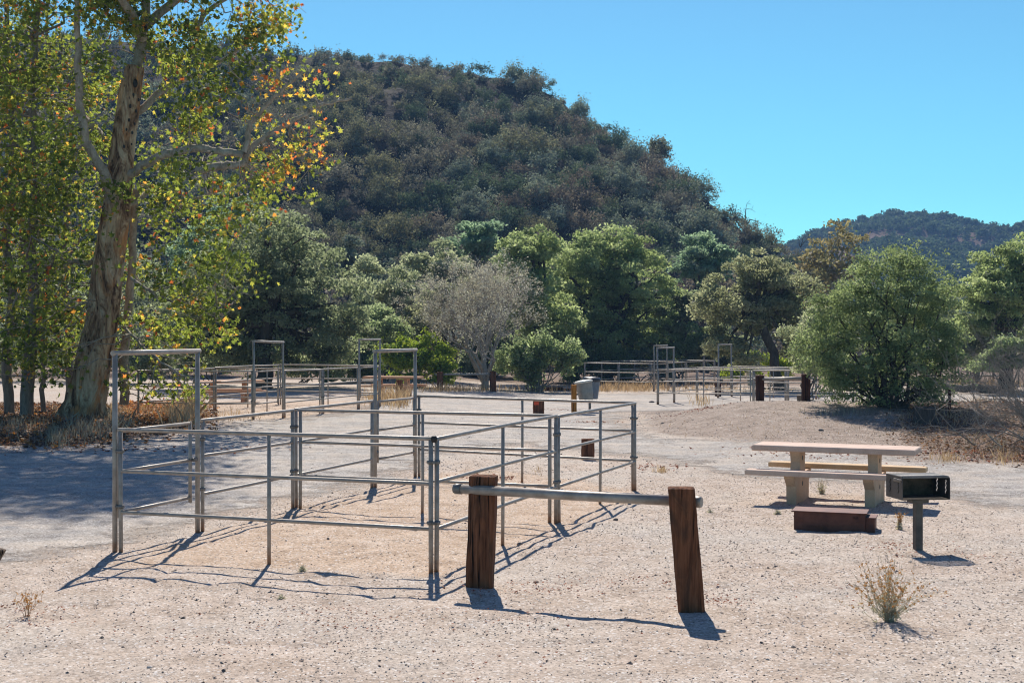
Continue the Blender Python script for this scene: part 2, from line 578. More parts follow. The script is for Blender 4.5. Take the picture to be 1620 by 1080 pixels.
def groundmat(road=False):
    m, nt, out = newmat('grey_gravel' if road else 'sandy_ground')
    v = coords(nt, 'Object')
    big = noise(nt, v, .35, 4, .6)
    med = noise(nt, v, 2.2, 5, .65)
    fine = noise(nt, v, 22, 4, .7)
    tiny = noise(nt, v, 95, 2, .6)
    cell = voro(nt, v, 55, 'Color')
    sep = nt.nodes.new("ShaderNodeSeparateColor")
    nt.links.new(cell, sep.inputs[0])
    dist = voro(nt, v, 55, 'Distance')
    cell2 = voro(nt, v, 24, 'Color')
    sep2 = nt.nodes.new("ShaderNodeSeparateColor")
    nt.links.new(cell2, sep2.inputs[0])
    dist2 = voro(nt, v, 24, 'Distance')
    # pale dusty ground
    pale = ramp(nt, med, [(.385, .303, .238), (.465, .378, .308), (.54, .452, .382)], [.33, .5, .68])
    pale = mix(nt, ramp(nt, big, [0, .8], [.45, .62]), pale, (.49, .43, .37))
    sand = ramp(nt, med, [(.42, .305, .215), (.495, .375, .28), (.555, .44, .345)], [.33, .5, .68])
    grey = ramp(nt, med, [(.31, .28, .25), (.405, .375, .345), (.50, .47, .435)], [.33, .5, .68])
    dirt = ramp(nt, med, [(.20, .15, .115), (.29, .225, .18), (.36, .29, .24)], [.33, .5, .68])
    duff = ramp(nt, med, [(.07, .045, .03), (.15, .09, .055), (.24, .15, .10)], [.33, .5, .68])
    if road:
        c = mix(nt, ramp(nt, noise(nt, v, .8, 5, .7), [0, .85], [.44, .60]), grey, (.53, .46, .39))
        vt = coords(nt, 'Object', (.12, 1.6, 1))
        c = mix(nt, .6, c, ramp(nt, noise(nt, vt, 1.4, 4, .65, .4), [(.72, .72, .73), (1.05, 1.05, 1.05)], [.4, .6]), 'MULTIPLY')
    else:
        def edge(name):
            a = math_(nt, 'ADD', attr(nt, name), math_(nt, 'MULTIPLY', math_(nt, 'SUBTRACT', noise(nt, v, 1.5, 5, .7), .5), .9))
            return ramp(nt, a, [0, 1], [.35, .65])
        c = mix(nt, edge('sand'), pale, sand)
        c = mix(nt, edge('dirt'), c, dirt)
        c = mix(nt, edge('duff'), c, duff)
    # grit: small stones of their own colour
    c = mix(nt, .8, c, ramp(nt, fine, [(.60, .58, .56), (.98, .98, .98), (1.16, 1.15, 1.14)], [.34, .50, .68]), 'MULTIPLY')
    chip = ramp(nt, sep.outputs[0], [1, 0], [.15, .18])
    chip = math_(nt, 'MULTIPLY', chip, ramp(nt, dist, [1, 0], [.25, .5]))
    c = mix(nt, math_(nt, 'MULTIPLY', chip, .75), c, (.12, .11, .11))
    c = mix(nt, .45, c, ramp(nt, sep.outputs[2], [(.55, .52, .50), (1, 1, 1), (1.25, 1.22, 1.2)], [.0, .5, 1.0]), 'MULTIPLY')
    ch3 = math_(nt, 'MULTIPLY', ramp(nt, sep2.outputs[0], [1, 0], [.07, .08]), ramp(nt, dist2, [1, 0], [.22, .34]))
    c = mix(nt, ch3, c, (.085, .075, .07))
    chip2 = ramp(nt, sep.outputs[1], [0, 1], [.90, .93])
    c = mix(nt, math_(nt, 'MULTIPLY', chip2, .6), c, (.72, .69, .66))
    h = math_(nt, 'ADD', math_(nt, 'MULTIPLY', fine, .7), math_(nt, 'MULTIPLY', tiny, .35))
    h = math_(nt, 'ADD', h, math_(nt, 'MULTIPLY', sep.outputs[2], .18))
    p = principled(nt, None if road else out, c, .92, 0, .15, h, .9 if road else .75, .02)
    if road:
        tr = nt.nodes.new("ShaderNodeBsdfTransparent")
        a = math_(nt, 'ADD', attr(nt, 'road'), math_(nt, 'MULTIPLY', math_(nt, 'SUBTRACT', noise(nt, v, 1.1, 8, .8), .5), 2.2))
        mx = nt.nodes.new("ShaderNodeMixShader")
        nt.links.new(ramp(nt, a, [0, 1], [.30, .72]), mx.inputs[0])
        nt.links.new(tr.outputs[0], mx.inputs[1])
        nt.links.new(p.outputs[0], mx.inputs[2])
        nt.links.new(mx.outputs[0], out.inputs[0])
    return m


def hillmat(name, a, b):
    m, nt, out = newmat(name)
    v = coords(nt, 'Object')
    n1 = noise(nt, v, .05, 6, .65)
    n2 = noise(nt, v, .6, 4, .7)
    c = ramp(nt, n1, [a, b], [.4, .62])
    c = mix(nt, .7, c, ramp(nt, n2, [(.45, .42, .4), (1, 1, 1)], [.35, .62]), 'MULTIPLY')
    principled(nt, out, c, .95, 0, .1, n2, .6, .6)
    return m


# ------------------------------------------------------------------ ground and road
def w_poly(pts):
    return np.array([((px - 810) / F * (EYE * F / (py - HZ)), EYE * F / (py - HZ)) for px, py in pts])


def sdist(x, y, P):
    d = np.full(x.shape, 1e9)
    ins = np.zeros(x.shape, bool)
    n = len(P)
    for i in range(n):
        a, b = P[i], P[(i + 1) % n]
        e = b - a
        t = np.clip(((x - a[0]) * e[0] + (y - a[1]) * e[1]) / (e @ e + 1e-9), 0, 1)
        d = np.minimum(d, np.hypot(x - a[0] - t * e[0], y - a[1] - t * e[1]))
        c = ((a[1] > y) != (b[1] > y)) & (x < (b[0] - a[0]) * (y - a[1]) / (b[1] - a[1] + 1e-12) + a[0])
        ins ^= c
    return np.where(ins, d, -d)


ROAD = w_poly([(-500, 712), (100, 716), (300, 697), (430, 669), (560, 650), (608, 638), (585, 624), (640, 613), (1000, 611), (1400, 611), (1700, 612), (1700, 634), (1400, 637), (1040, 639), (965, 641),
               (985, 668), (1010, 690), (1180, 697), (1480, 729), (1900, 745), (2000, 850), (1560, 792), (1440, 766), (1180, 746), (1080, 728), (1000, 716), (830, 700), (700, 712), (640, 740), (560, 765), (440, 790), (330, 815), (200, 850), (60, 880), (-300, 900)])
SAND = w_poly([(170, 892), (330, 838), (480, 803), (600, 772), (640, 757), (760, 740), (900, 755), (1020, 775), (900, 840), (790, 870), (705, 912), (420, 896)])
SAND2 = w_poly([(230, 652), (400, 664), (560, 652), (620, 640), (600, 634), (430, 636), (260, 640)])
SAND3 = w_poly([(1060, 634), (1200, 650), (1420, 655), (1420, 634), (1200, 630)])
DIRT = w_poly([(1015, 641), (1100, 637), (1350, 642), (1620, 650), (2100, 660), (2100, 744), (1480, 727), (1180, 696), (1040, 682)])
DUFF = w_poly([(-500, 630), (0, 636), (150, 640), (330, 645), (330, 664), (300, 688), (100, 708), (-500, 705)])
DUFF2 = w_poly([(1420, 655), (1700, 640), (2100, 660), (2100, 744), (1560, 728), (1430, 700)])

dx = np.concatenate([np.arange(-8.5, 8.51, .075)])
g = [8.5]
while g[-1] < 900: g.append(g[-1] + max(.12, (g[-1] - 8.5) * .085 + .1))
g = np.array(g[1:])
XL = np.concatenate([-g[::-1], dx, g])
dy = np.arange(8.6, 24, .075)
g2 = [24.0]
while g2[-1] < 1300: g2.append(g2[-1] + max(.12, (g2[-1] - 24) * .035 + .08))
YL = np.concatenate([np.array([-80, -40, -20, -10, -4, 0, 3, 5, 6.5, 7.5, 8.1]), dy, np.array(g2)])
GX, GY = np.meshgrid(XL, YL)
GZ = gzf(GX, GY)
nx, ny = len(XL), len(YL)
gi = np.arange(nx * ny).reshape(ny, nx)
GQ = np.stack([gi[:-1, :-1], gi[:-1, 1:], gi[1:, 1:], gi[1:, :-1]], -1).reshape(-1, 4)
GV = np.stack([GX, GY, GZ], -1).reshape(-1, 3)
x_, y_ = GX.ravel(), GY.ravel()


def mask(P, wd):
    return np.clip(.5 + sdist(x_, y_, P) / (2 * wd), 0, 1)


sw = np.maximum(.7, y_ * .04)
road = mask(ROAD, sw)
sand = np.maximum.reduce([mask(SAND, .6), mask(SAND2, .8), mask(SAND3, .8)])
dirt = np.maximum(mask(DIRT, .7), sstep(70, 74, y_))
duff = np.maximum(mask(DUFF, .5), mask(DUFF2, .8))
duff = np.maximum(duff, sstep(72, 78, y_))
me = npmesh('ground', GV, GQ, attrs={'sand': sand, 'dirt': dirt, 'duff': duff}, smooth=True)
tag(link('ground', me, groundmat()), kind='structure', label='pale sandy ground with small stones')
fm = road[GQ].max(1) > .02
used = np.unique(GQ[fm])
remap = np.full(len(GV), -1); remap[used] = np.arange(len(used))
V2 = GV[used].copy(); V2[:, 2] += .007 + .00012 * V2[:, 1]
me = npmesh('gravel_road', V2, remap[GQ[fm]], attrs={'road': road[used]}, smooth=True)
tag(link('gravel_road', me, groundmat(True)), kind='structure', label='grey gravel road winding between the corrals')

# ------------------------------------------------------------------ hills
SKY1 = np.array([(-1500, 60), (-400, 40), (0, 42), (170, 52), (300, 66), (420, 78), (480, 75), (560, 78), (650, 84), (740, 100), (850, 122), (900, 160), (960, 202), (1010, 238), (1060, 275), (1120, 303), (1160, 342), (1200, 366), (1250, 392), (1300, 430), (1350, 480), (1420, 540), (1500, 560)], float)
YR1 = np.array([(-1500, 200), (400, 195), (700, 188), (900, 180), (1060, 163), (1250, 142), (1500, 138)], float)


def hill1(a, Y):
    px = a * F + 810
    T = (HZ - np.interp(px, SKY1[:, 0], SKY1[:, 1])) / F
    Yr = np.interp(px, YR1[:, 0], YR1[:, 1])
    Yf = 104 + 6 * np.sin(px / 170)
    zr = EYE + T * Yr - 1.2
    s = (Y - Yf) / (Yr - Yf)
    X = a * Y
    up = np.clip(s, 0, 1)
    z = -1.5 + (zr + 1.5) * (up ** 1.12)
    wav = (9 * vn(X / 38 + Y / 90, Y / 75, 21) + 4 * vn(X / 14, Y / 22, 22) + 1.5 * vn(X / 5, Y / 6, 23)) * np.sin(np.pi * up) ** .8
    z = z + wav * np.clip(zr / 25, 0, 1)
    back = np.clip(s - 1, 0, None)
    z = z - back * zr * 1.0 + 1.2 * vn(X / 9, Y / 9, 24) * up
    return np.maximum(z, -1.5)


aL = np.linspace(-1.1, .33, 260)
sL = np.linspace(92, 330, 130)
A_, S_ = np.meshgrid(aL, sL)
Z_ = hill1(A_, S_)
hi = np.arange(A_.size).reshape(A_.shape)
HQ = np.stack([hi[:-1, :-1], hi[:-1, 1:], hi[1:, 1:], hi[1:, :-1]], -1).reshape(-1, 4)
me = npmesh('hillside', np.stack([A_ * S_, S_, Z_], -1).reshape(-1, 3), HQ, smooth=True)
tag(link('hillside', me, hillmat('hill_soil', (.022, .020, .016), (.045, .036, .028))), kind='structure', label='steep hillside covered in dark chaparral')

SKY2 = np.array([(900, 420), (1150, 400), (1250, 388), (1290, 366), (1340, 352), (1380, 346), (1420, 334), (1460, 336), (1500, 342), (1560, 352), (1620, 352), (1700, 340), (1900, 380), (2400, 460), (2700, 520)], float)


def hill2(a, Y):
    px = a * F + 810
    T = (HZ - np.interp(px, SKY2[:, 0], SKY2[:, 1])) / F
    Yr = 620.0
    zr = EYE + T * Yr - 1.5
    s = (Y - 330) / (Yr - 330)
    up = np.clip(s, 0, 1)
    X = a * Y
    z = -1.5 + (zr + 1.5) * up ** 1.15
    r1 = 1 - np.abs(2 * vn(X / 70 + Y / 130, Y / 160, 31))
    z = z + (16 * (r1 - .75) + 9 * vn(X / 30, Y / 40, 32) + 3 * vn(X / 11, Y / 13, 33)) * np.sin(np.pi * up) ** .7
    return np.maximum(z - np.clip(s - 1, 0, None) * zr * 1.5 + 2 * vn(X / 16, Y / 16, 34) * up, -1.5)


aL = np.linspace(.04, .92, 220)
sL = np.linspace(320, 820, 150)
A_, S_ = np.meshgrid(aL, sL)
hi = np.arange(A_.size).reshape(A_.shape)
HQ = np.stack([hi[:-1, :-1], hi[:-1, 1:], hi[1:, 1:], hi[1:, :-1]], -1).reshape(-1, 4)
me = npmesh('far_hill', np.stack([A_ * S_, S_, hill2(A_, S_)], -1).reshape(-1, 3), HQ, smooth=True)
tag(link('far_hill', me, hillmat('far_hill_soil', (.10, .065, .048), (.20, .135, .105))), kind='structure', label='far scrub covered hill with bare reddish soil')

# ------------------------------------------------------------------ foliage tools
DIA = np.array([(0, -1.0), (.5, 0), (0, 1.0), (-.5, 0)])
STAR = np.array([(0, -.45), (.5, -.28), (.26, .0), (.58, .32), (.14, .22), (0, .62), (-.14, .22), (-.58, .32), (-.26, .0), (-.5, -.28)]) * 1.15


def leaves(C, size, tint, up=.6, tmpl=DIA, out=None, curl=0.0, r=rng):
    """leaf-shaped faces centred at C"""
    n = len(C)
    N = r.normal(size=(n, 3))
    N /= np.linalg.norm(N, axis=1)[:, None]
    N[:, 2] += up
    if out is not None: N += out
    N /= np.linalg.norm(N, axis=1)[:, None] + 1e-9
    U = np.cross(N, r.normal(size=(n, 3)))
    U /= np.linalg.norm(U, axis=1)[:, None] + 1e-9
    W = np.cross(N, U)
    s = size * r.uniform(.6, 1.3, n)
    k = len(tmpl)
    V = C[:, None, :] + s[:, None, None] * (tmpl[None, :, 0, None] * U[:, None, :] + tmpl[None, :, 1, None] * W[:, None, :])
    if curl:
        V += (s[:, None] * curl * (tmpl[None, :, 0] ** 2 - .1))[:, :, None] * N[:, None, :]
    Q = np.arange(n * k).reshape(n, k)
    return V.reshape(-1, 3), Q, np.repeat(tint, k)


def fill_lobes(lobes, n, clump=.42, flat=.7, hollow=.55, r=rng, spike=0.0):
    """leaf clumps on and in balls (x,y,z,rad); returns leaf centres, outward vectors, tints, clump centres"""
    L = np.array(lobes, float)
    wgt = L[:, 3] ** 2
    wgt = wgt / wgt.sum()
    K = max(12, int(sum((l[3] / clump) ** 2 for l in L) * 2.0))
    which = r.choice(len(L), K, p=wgt)
    D = r.normal(size=(K, 3)); D /= np.linalg.norm(D, axis=1)[:, None]
    rad = L[which, 3] * (hollow + (1.03 - hollow) * r.random(K) ** .55)
    rad *= 1 + .26 * (r.random(K) - .4)
    CC = L[which, :3] + D * rad[:, None] * np.array([1, 1, .9])
    cr = clump * r.uniform(.5, 1.45, K)
    wt = cr ** 2; wt /= wt.sum()
    k = r.choice(K, n, p=wt)
    O = r.normal(size=(n, 3)); O /= np.linalg.norm(O, axis=1)[:, None]
    O[:, 2] = np.where(O[:, 2] < -.25, -O[:, 2], O[:, 2])       # a clump is a dome, thin underneath
    sh = .40 + .75 * r.random(n) ** .8
    sh = np.where(r.random(n) < .12, sh * 1.35, sh)
    C = CC[k] + O * (sh * cr[k])[:, None] * np.array([1, 1, flat])
    if spike:
        C[:, 2] += np.abs(r.normal(size=n)) * spike * (r.random(K) ** 2)[k]
    t = np.clip(.5 + .17 * r.normal(size=K)[k] + .15 * r.normal(size=n), 0, 1)
    return C, O * .35 + D[k] * .2, t, CC


def limb(a, b, r0, r1, n=7, wob=.08, sag=0.0, seed=None):
    a = np.array(a, float); b = np.array(b, float)
    t = np.linspace(0, 1, n)[:, None]
    L = np.linalg.norm(b - a)
    P = a + (b - a) * t
    off = rng.normal(size=(n, 3)) * wob * L * np.sin(np.pi * t)
    P = P + off + np.array([0, 0, 1]) * (sag * L * np.sin(np.pi * t))
    return P, r0 + (r1 - r0) * t[:, 0] ** .8


def tree(name, label, cat, group, px, Y, lobes, mat, bark, n=24000, ls=.085, clump=.5, trunk=None, tw=.35, hollow=.5, up=.5, spike=0, z0=None, back=True, base=None):
    """lobes in (photo col, photo row, radius in photo px) at distance Y; each is a ball in space with its own depth"""
    bx = (px - 810) / F * Y
    bz = float(gz(bx, Y)) if z0 is None else z0
    org = np.array([bx, Y, bz])
    rt = root(name, tuple(org), label, cat, group)
    balls = []
    for i, (cx, cyy, rr) in enumerate(lobes):
        R_ = rr / F * Y
        c = at(cx, cyy, Y)
        j = rng.uniform(-.6, .25) * R_
        balls.append((c[0], Y + j, c[2], R_))
        if back:
            balls.append((c[0] + rng.uniform(-.4, .4) * R_, Y + j + R_ * rng.uniform(.7, 1.3), c[2] - .15 * R_, R_ * .9))
    C, D, t, CC = fill_lobes(balls, n, clump, hollow=hollow, spike=spike)
    keep = C[:, 2] > bz + .05
    C, D, t = C[keep], D[keep], t[keep]
    v, q, tt = leaves(C - org, ls, t, up * .5, out=D)
    link('crown', npmesh('crown', v, q, tt), M[mat], rt)
    parts = []
    fork = np.array([0, 0, 0.]) if trunk is None else at(trunk[0], trunk[1], Y) - org
    if trunk is not None:
        P, rr = limb((0, 0, -.2), fork, tw, tw * .62, 8, .03)
        rr[0] *= 1.35
        parts.append((*tube_np(P, rr, 9),))
    for b in balls:
        bc = np.array(b[:3]) - org
        st = fork if trunk is not None else np.array([rng.normal() * .15, rng.normal() * .15, -.1])
        P, rr = limb(st, bc, tw * .5, tw * .16, 8, .07, .05)
        parts.append((*tube_np(P, rr, 6),))
        for s in range(5):
            k = CC[rng.integers(len(CC))] - org
            if np.linalg.norm(k - bc) < b[3] * 1.5:
                P2, r2 = limb(P[rng.integers(4, 8)], k, tw * .18, tw * .04, 6, .08, .04)
                parts.append((*tube_np(P2, r2, 4),))
    v, q, tt = join_np(parts)
    link('trunk', npmesh('trunk', v, q, tt, smooth=True), M[bark], rt)
    return rt


def grow(paths, tips, p, d, L, r, depth, spread=.5, shrink=.74, kids=(2, 3), upb=.15, segs=4):
    P = [p]
    dd = d.copy()
    for _ in range(segs):
        dd = dd + rng.normal(size=3) * .13
        dd[2] += upb * .12
        dd /= np.linalg.norm(dd)
        P.append(P[-1] + dd * L / segs)
    P = np.array(P)
    paths.append((P, np.linspace(r, r * .62, len(P))))
    if depth == 0:
        tips.append((P[-1], dd)); tips.append((P[-2], dd))
        return
    for k in range(rng.integers(kids[0], kids[1] + 1)):
        nd = dd + rng.normal(size=3) * spread
        nd[2] += upb
        nd /= np.linalg.norm(nd)
        grow(paths, tips, P[-1] if k < 2 else P[-2], nd, L * shrink * rng.uniform(.8, 1.15), r * .6, depth - 1, spread, shrink, kids, upb, segs)


def paths_mesh(name, paths, nbig=7, nsmall=3, thr=.03):
    v, q, t = join_np([(*tube_np(P, r, nbig if r[0] > thr else nsmall), rng.random()) for P, r in paths])
    return npmesh(name, v, q, t, smooth=True)

# ------------------------------------------------------------------ trees behind the camp
G1 = 'oaks and trees along the foot of the hill'
tree('oak_tree', 'large dark grey-green oak with a leaning limb behind the farther left corral', 'tree', G1, 415, 60,
     [(430, 385, 62), (375, 440, 70), (480, 420, 70), (530, 480, 55), (420, 480, 80), (360, 520, 60), (500, 530, 62), (555, 520, 34), (310, 480, 50), (345, 562, 36), (400, 575, 30), (455, 578, 30), (515, 572, 32), (300, 540, 40)],
     'oak', 'bark', 70000, .085, .42, (425, 500), .42)
tree('pale_tree', 'pale blue-green tree showing above the large dark oak', 'tree', G1, 355, 84,
     [(362, 330, 36), (345, 375, 48), (395, 350, 26), (320, 420, 50)], 'blue_green', 'bark_grey', 20000, .12, .55, (355, 480), .3)
tree('slender_tree', 'slim grey-green pointed tree right of the large dark oak', 'tree', G1, 578, 80,
     [(578, 430, 22), (570, 470, 30), (590, 510, 34)], 'sage', 'bark_grey', 9000, .11, .45, (578, 500), .2)
tree('slender_tree', 'small dark grey pointed tree on the foot slope above the slim tree', 'tree', G1, 553, 92,
     [(552, 392, 14), (556, 420, 20)], 'chap3', 'bark_grey', 3500, .13, .45, (555, 470), .2)
tree('young_oak_tree', 'small open oak with a thin visible trunk left of the grey bare tree', 'tree', G1, 630, 76,
     [(628, 440, 24), (615, 470, 30), (648, 480, 32), (630, 520, 30)], 'sage', 'bark', 12000, .10, .45, (630, 500), .16)
tree('green_shrub', 'rounded bright green shrub left of the yellow-green bush', 'shrub', None, 612, 70,
     [(600, 505, 26), (630, 530, 24), (590, 535, 28), (618, 560, 30)], 'oak_pale', 'bark_grey', 12000, .09, .4, None, .1)
tree('grey_tree', 'hazy grey wispy tree above and left of the bare grey tree', 'tree', G1, 690, 88,
     [(685, 415, 34), (660, 430, 28), (715, 420, 28), (690, 455, 44)], 'sage', 'bark_grey', 15000, .12, .5, (690, 480), .25)
tree('green_tree', 'rounded blue-green tree on the foot slope above the bare grey tree', 'tree', G1, 752, 92,
     [(752, 370, 28), (735, 392, 26), (775, 390, 24)], 'blue_green', 'bark_grey', 10000, .13, .5, (752, 430), .25)
tree('oak_tree', 'dull olive oak half hidden behind the bare grey tree', 'tree', G1, 705, 72,
     [(700, 490, 40), (672, 510, 34), (735, 480, 40), (680, 545, 38)], 'olive', 'bark', 18000, .095, .45, (705, 560), .25)
tree('bright_oak_tree', 'bright green round-topped oak touching the right side of the bare grey tree', 'tree', G1, 845, 74,
     [(832, 378, 34), (805, 400, 28), (862, 395, 28), (830, 430, 46), (850, 480, 46), (870, 520, 40)], 'oak_bright', 'bark', 30000, .10, .5, (845, 500), .32)
tree('bright_oak_tree', 'largest bright green spreading oak in the middle with several billowing lobes', 'tree', G1, 960, 79,
     [(925, 400, 36), (972, 388, 34), (1012, 402, 26), (900, 440, 44), (950, 440, 52), (1005, 440, 48), (1040, 465, 34), (920, 490, 52), (975, 500, 56), (1030, 510, 40), (945, 540, 44), (1000, 548, 34), (900, 560, 30), (1045, 555, 30), (975, 575, 26)],
     'oak_bright', 'bark', 66000, .10, .5, (965, 520), .42)
tree('green_shrub', 'pale green shrub behind the gate frames of the far right corral', 'shrub', None, 1075, 80,
     [(1060, 535, 26), (1085, 555, 26), (1100, 530, 24), (1045, 565, 24)], 'oak_pale', 'bark_grey', 12000, .09, .4, None, .1)
tree('oak_tree', 'dark green oak on the hill foot right of the billowing oak', 'tree', G1, 1115, 98,
     [(1110, 395, 28), (1095, 420, 26), (1135, 410, 24), (1130, 440, 26)], 'blue_green', 'bark', 11000, .13, .5, (1115, 470), .3)
tree('olive_oak_tree', 'grey-olive oak with a thick leaning dark trunk behind the far right gate frames', 'tree', G1, 1232, 66,
     [(1195, 425, 36), (1235, 430, 34), (1160, 460, 36), (1215, 465, 44), (1262, 470, 34), (1140, 495, 34), (1185, 500, 40), (1245, 505, 38), (1285, 450, 24), (1150, 545, 30), (1180, 560, 26), (1270, 550, 30)],
     'olive', 'bark', 40000, .085, .45, (1200, 480), .29, hollow=.4)
tree('olive_oak_tree', 'smaller dull olive thicket tree under the grey-olive oak', 'tree', G1, 1140, 80,
     [(1135, 540, 30), (1165, 555, 30), (1110, 565, 22)], 'oak', 'bark', 12000, .09, .4, (1140, 580), .18)
tree('sycamore_tree', 'thin yellowing sycamore rising above the round bush', 'tree', G1, 1322, 82,
     [(1300, 395, 26), (1325, 370, 24), (1350, 385, 24), (1285, 410, 22), (1310, 430, 34), (1345, 430, 30), (1300, 470, 34)],
     'rust', 'bark_pale', 3000, .14, .42, (1325, 440), .22, hollow=.2)
tree('bright_oak_tree', 'pale green billowing oak at the right edge above the round bush', 'tree', G1, 1590, 66,
     [(1585, 425, 36), (1620, 400, 32), (1550, 455, 34), (1600, 470, 48), (1645, 440, 46), (1555, 500, 34), (1620, 520, 44), (1690, 440, 50)],
     'oak_bright', 'bark', 34000, .095, .45, (1600, 520), .35)
tree('grey_tree', 'dim grey-green tree low behind the round bush on its right', 'tree', G1, 1545, 74,
     [(1540, 545, 30), (1575, 560, 30), (1510, 560, 26)], 'sage', 'bark_grey', 9000, .10, .45, (1545, 580), .2)
tree('olive_shrub', 'olive green shrub against the left side of the round bush', 'shrub', None, 1275, 47,
     [(1280, 535, 30), (1305, 505, 30), (1272, 568, 20), (1300, 560, 30)], 'sage', 'bark_grey', 13000, .062, .3, None, .08)
tree('yellow_green_bush', 'yellow-green bush behind the orange-tan picnic table and its brown post', 'bush', None, 655, 62,
     [(640, 562, 24), (675, 555, 24), (615, 568, 20), (700, 572, 22), (655, 585, 30), (700, 592, 20)], 'lime', 'bark_grey', 14000, .085, .30, None, .08, spike=.4, hollow=.3)
tree('green_bush', 'sunlit green bush right of the bare grey tree trunk', 'bush', None, 850, 64,
     [(835, 572, 26), (870, 566, 24), (895, 578, 22), (815, 588, 22), (850, 595, 24), (800, 575, 20), (860, 550, 14), (825, 552, 12), (905, 560, 14)], 'oak_pale', 'bark_grey', 15000, .085, .30, None, .08, spike=.45, hollow=.3)
tree('green_bush', 'dark green bush behind the two trash cans', 'bush', None, 925, 77,
     [(920, 575, 26), (950, 565, 24), (905, 590, 22), (945, 592, 20), (985, 580, 20)], 'toyon', 'bark_grey', 13000, .085, .32, None, .08, spike=.4, hollow=.3)
tree('green_bush', 'low shaded bush filling the gap beneath the billowing oak', 'bush', None, 1010, 78,
     [(1010, 575, 24), (1045, 585, 20), (980, 595, 16)], 'oak', 'bark_grey', 9000, .085, .35, None, .08)
tree('yellow_green_bush', 'yellowish bush at the base of the leaning olive oak trunk', 'bush', None, 1215, 68,
     [(1190, 578, 18), (1225, 580, 18), (1255, 575, 18), (1165, 585, 16)], 'lime', 'bark_grey', 8000, .08, .35, None, .08)
for (px, Y, lob, lb, mt) in [
    (250, 66, [(230, 560, 34), (270, 565, 30), (200, 555, 34)], 'dark brushy bush seen past the trunk through the nearest gate frame', 'oak'),
    (330, 64, [(320, 560, 30), (350, 570, 26), (300, 575, 24)], 'dark brushy bush under the left side of the large dark oak', 'oak'),
    (480, 66, [(470, 575, 24), (505, 572, 24), (535, 575, 22)], 'low green bush under the right side of the large dark oak', 'toyon'),
    (565, 68, [(560, 565, 24), (585, 580, 22)], 'low green bush behind the rear gate frame of the farther left corral', 'toyon'),
    (120, 70, [(120, 540, 50), (60, 545, 50), (160, 500, 40), (0, 540, 60)], 'dark thicket bush far behind the patchy sycamore trunk', 'oak'),
    (-120, 72, [(-80, 520, 60), (-180, 510, 70)], 'dark thicket bush outermost behind the young sycamores', 'oak')]:
    tree('brush_bush', lb, 'bush', 'bushes under the oaks', px, Y, lob, mt, 'bark_grey', 11000, .09, .4, None, .08)
# a second, dimmer row that closes the gaps between the oaks
for i, (px, lob, lb, mt) in enumerate([
    (1060, [(1070, 500, 34), (1100, 480, 28)], 'shaded oak between the billowing oak and the grey-olive oak', 'oak'),
    (780, [(780, 520, 44), (820, 560, 34), (760, 570, 34)], 'shaded oak directly behind the bare grey tree', 'oak'),
    (1400, [(1400, 520, 50), (1450, 540, 44), (1490, 500, 40), (1340, 530, 40)], 'shaded oak hidden mostly by the round bush', 'oak'),
    (250, [(250, 470, 60), (180, 440, 70), (100, 470, 60), (20, 450, 80), (-60, 460, 70)], 'shaded oak glimpsed through the sycamore leaves', 'oak'),
    (560, [(555, 560, 30), (600, 590, 24)], 'shaded scrub oak behind the slim pointed tree', 'olive')]):
    tree('scrub_oak_tree', lb, 'tree', 'shaded oaks behind the first row', px, 80 + i, lob, mt, 'bark', 14000, .12, .5, None, .2)

tree('green_shrub', 'low pale green shrub at the right edge below the billowing oak', 'shrub', None, 1600, 62,
     [(1590, 560, 26), (1630, 550, 34), (1560, 572, 18)], 'oak_pale', 'bark_grey', 12000, .085, .4, None, .1)
tree('green_shrub', 'mid green shrub right of the round bush beyond the log', 'shrub', None, 1530, 68,
     [(1520, 520, 26), (1545, 545, 26), (1515, 565, 20), (1575, 530, 24)], 'oak', 'bark_grey', 12000, .09, .4, None, .1)

# the round bush on the mound: sturdy, close, small leaves
Yb = 36.5
tree('round_bush', 'big round dark green bush with tiny leaves on the mound beside the stump', 'bush', None, 1408, Yb,
     [(1400, 450, 50), (1350, 480, 44), (1450, 470, 50), (1320, 530, 40), (1400, 520, 70), (1480, 520, 46), (1350, 580, 52), (1430, 590, 60), (1490, 575, 36), (1310, 590, 34), (1395, 630, 36), (1460, 625, 26), (1500, 470, 24), (1430, 425, 28), (1370, 430, 22), (1330, 612, 36), (1490, 615, 32), (1300, 560, 40), (1515, 555, 30), (1325, 490, 34)],
     'toyon', 'bark', 62000, .042, .24, None, .09, up=.2, hollow=.35, spike=.25)
# leggy shoots on its top
rt = root('leafy_sapling', G(1440, 37.2), 'leggy green shoots rising out of the top of the round bush', 'plant')
paths, lc = [], []
org = np.array(rt.location)
for px, top in [(1450, 385), (1498, 398), (1512, 420), (1378, 400), (1475, 405), (1345, 425)]:
    a = at(1440, 560, 37.0) - org; b = at(px, top, 37.0) - org
    P, rr = limb(a, b, .012, .004, 7, .04)
    paths.append((P, rr))
    for k in range(80):
        t = rng.random() ** .8
        lc.append(P[min(6, int(2 + t * 5))] + rng.normal(size=3) * .07)
link('stem', paths_mesh('stem', paths), M['bark_grey'], rt)
lc = np.array(lc)
v, q, tt = leaves(lc, .045, rng.random(len(lc)) * .6 + .3, .3)
link('leaves', npmesh('leaves', v, q, tt), M['toyon'], rt)

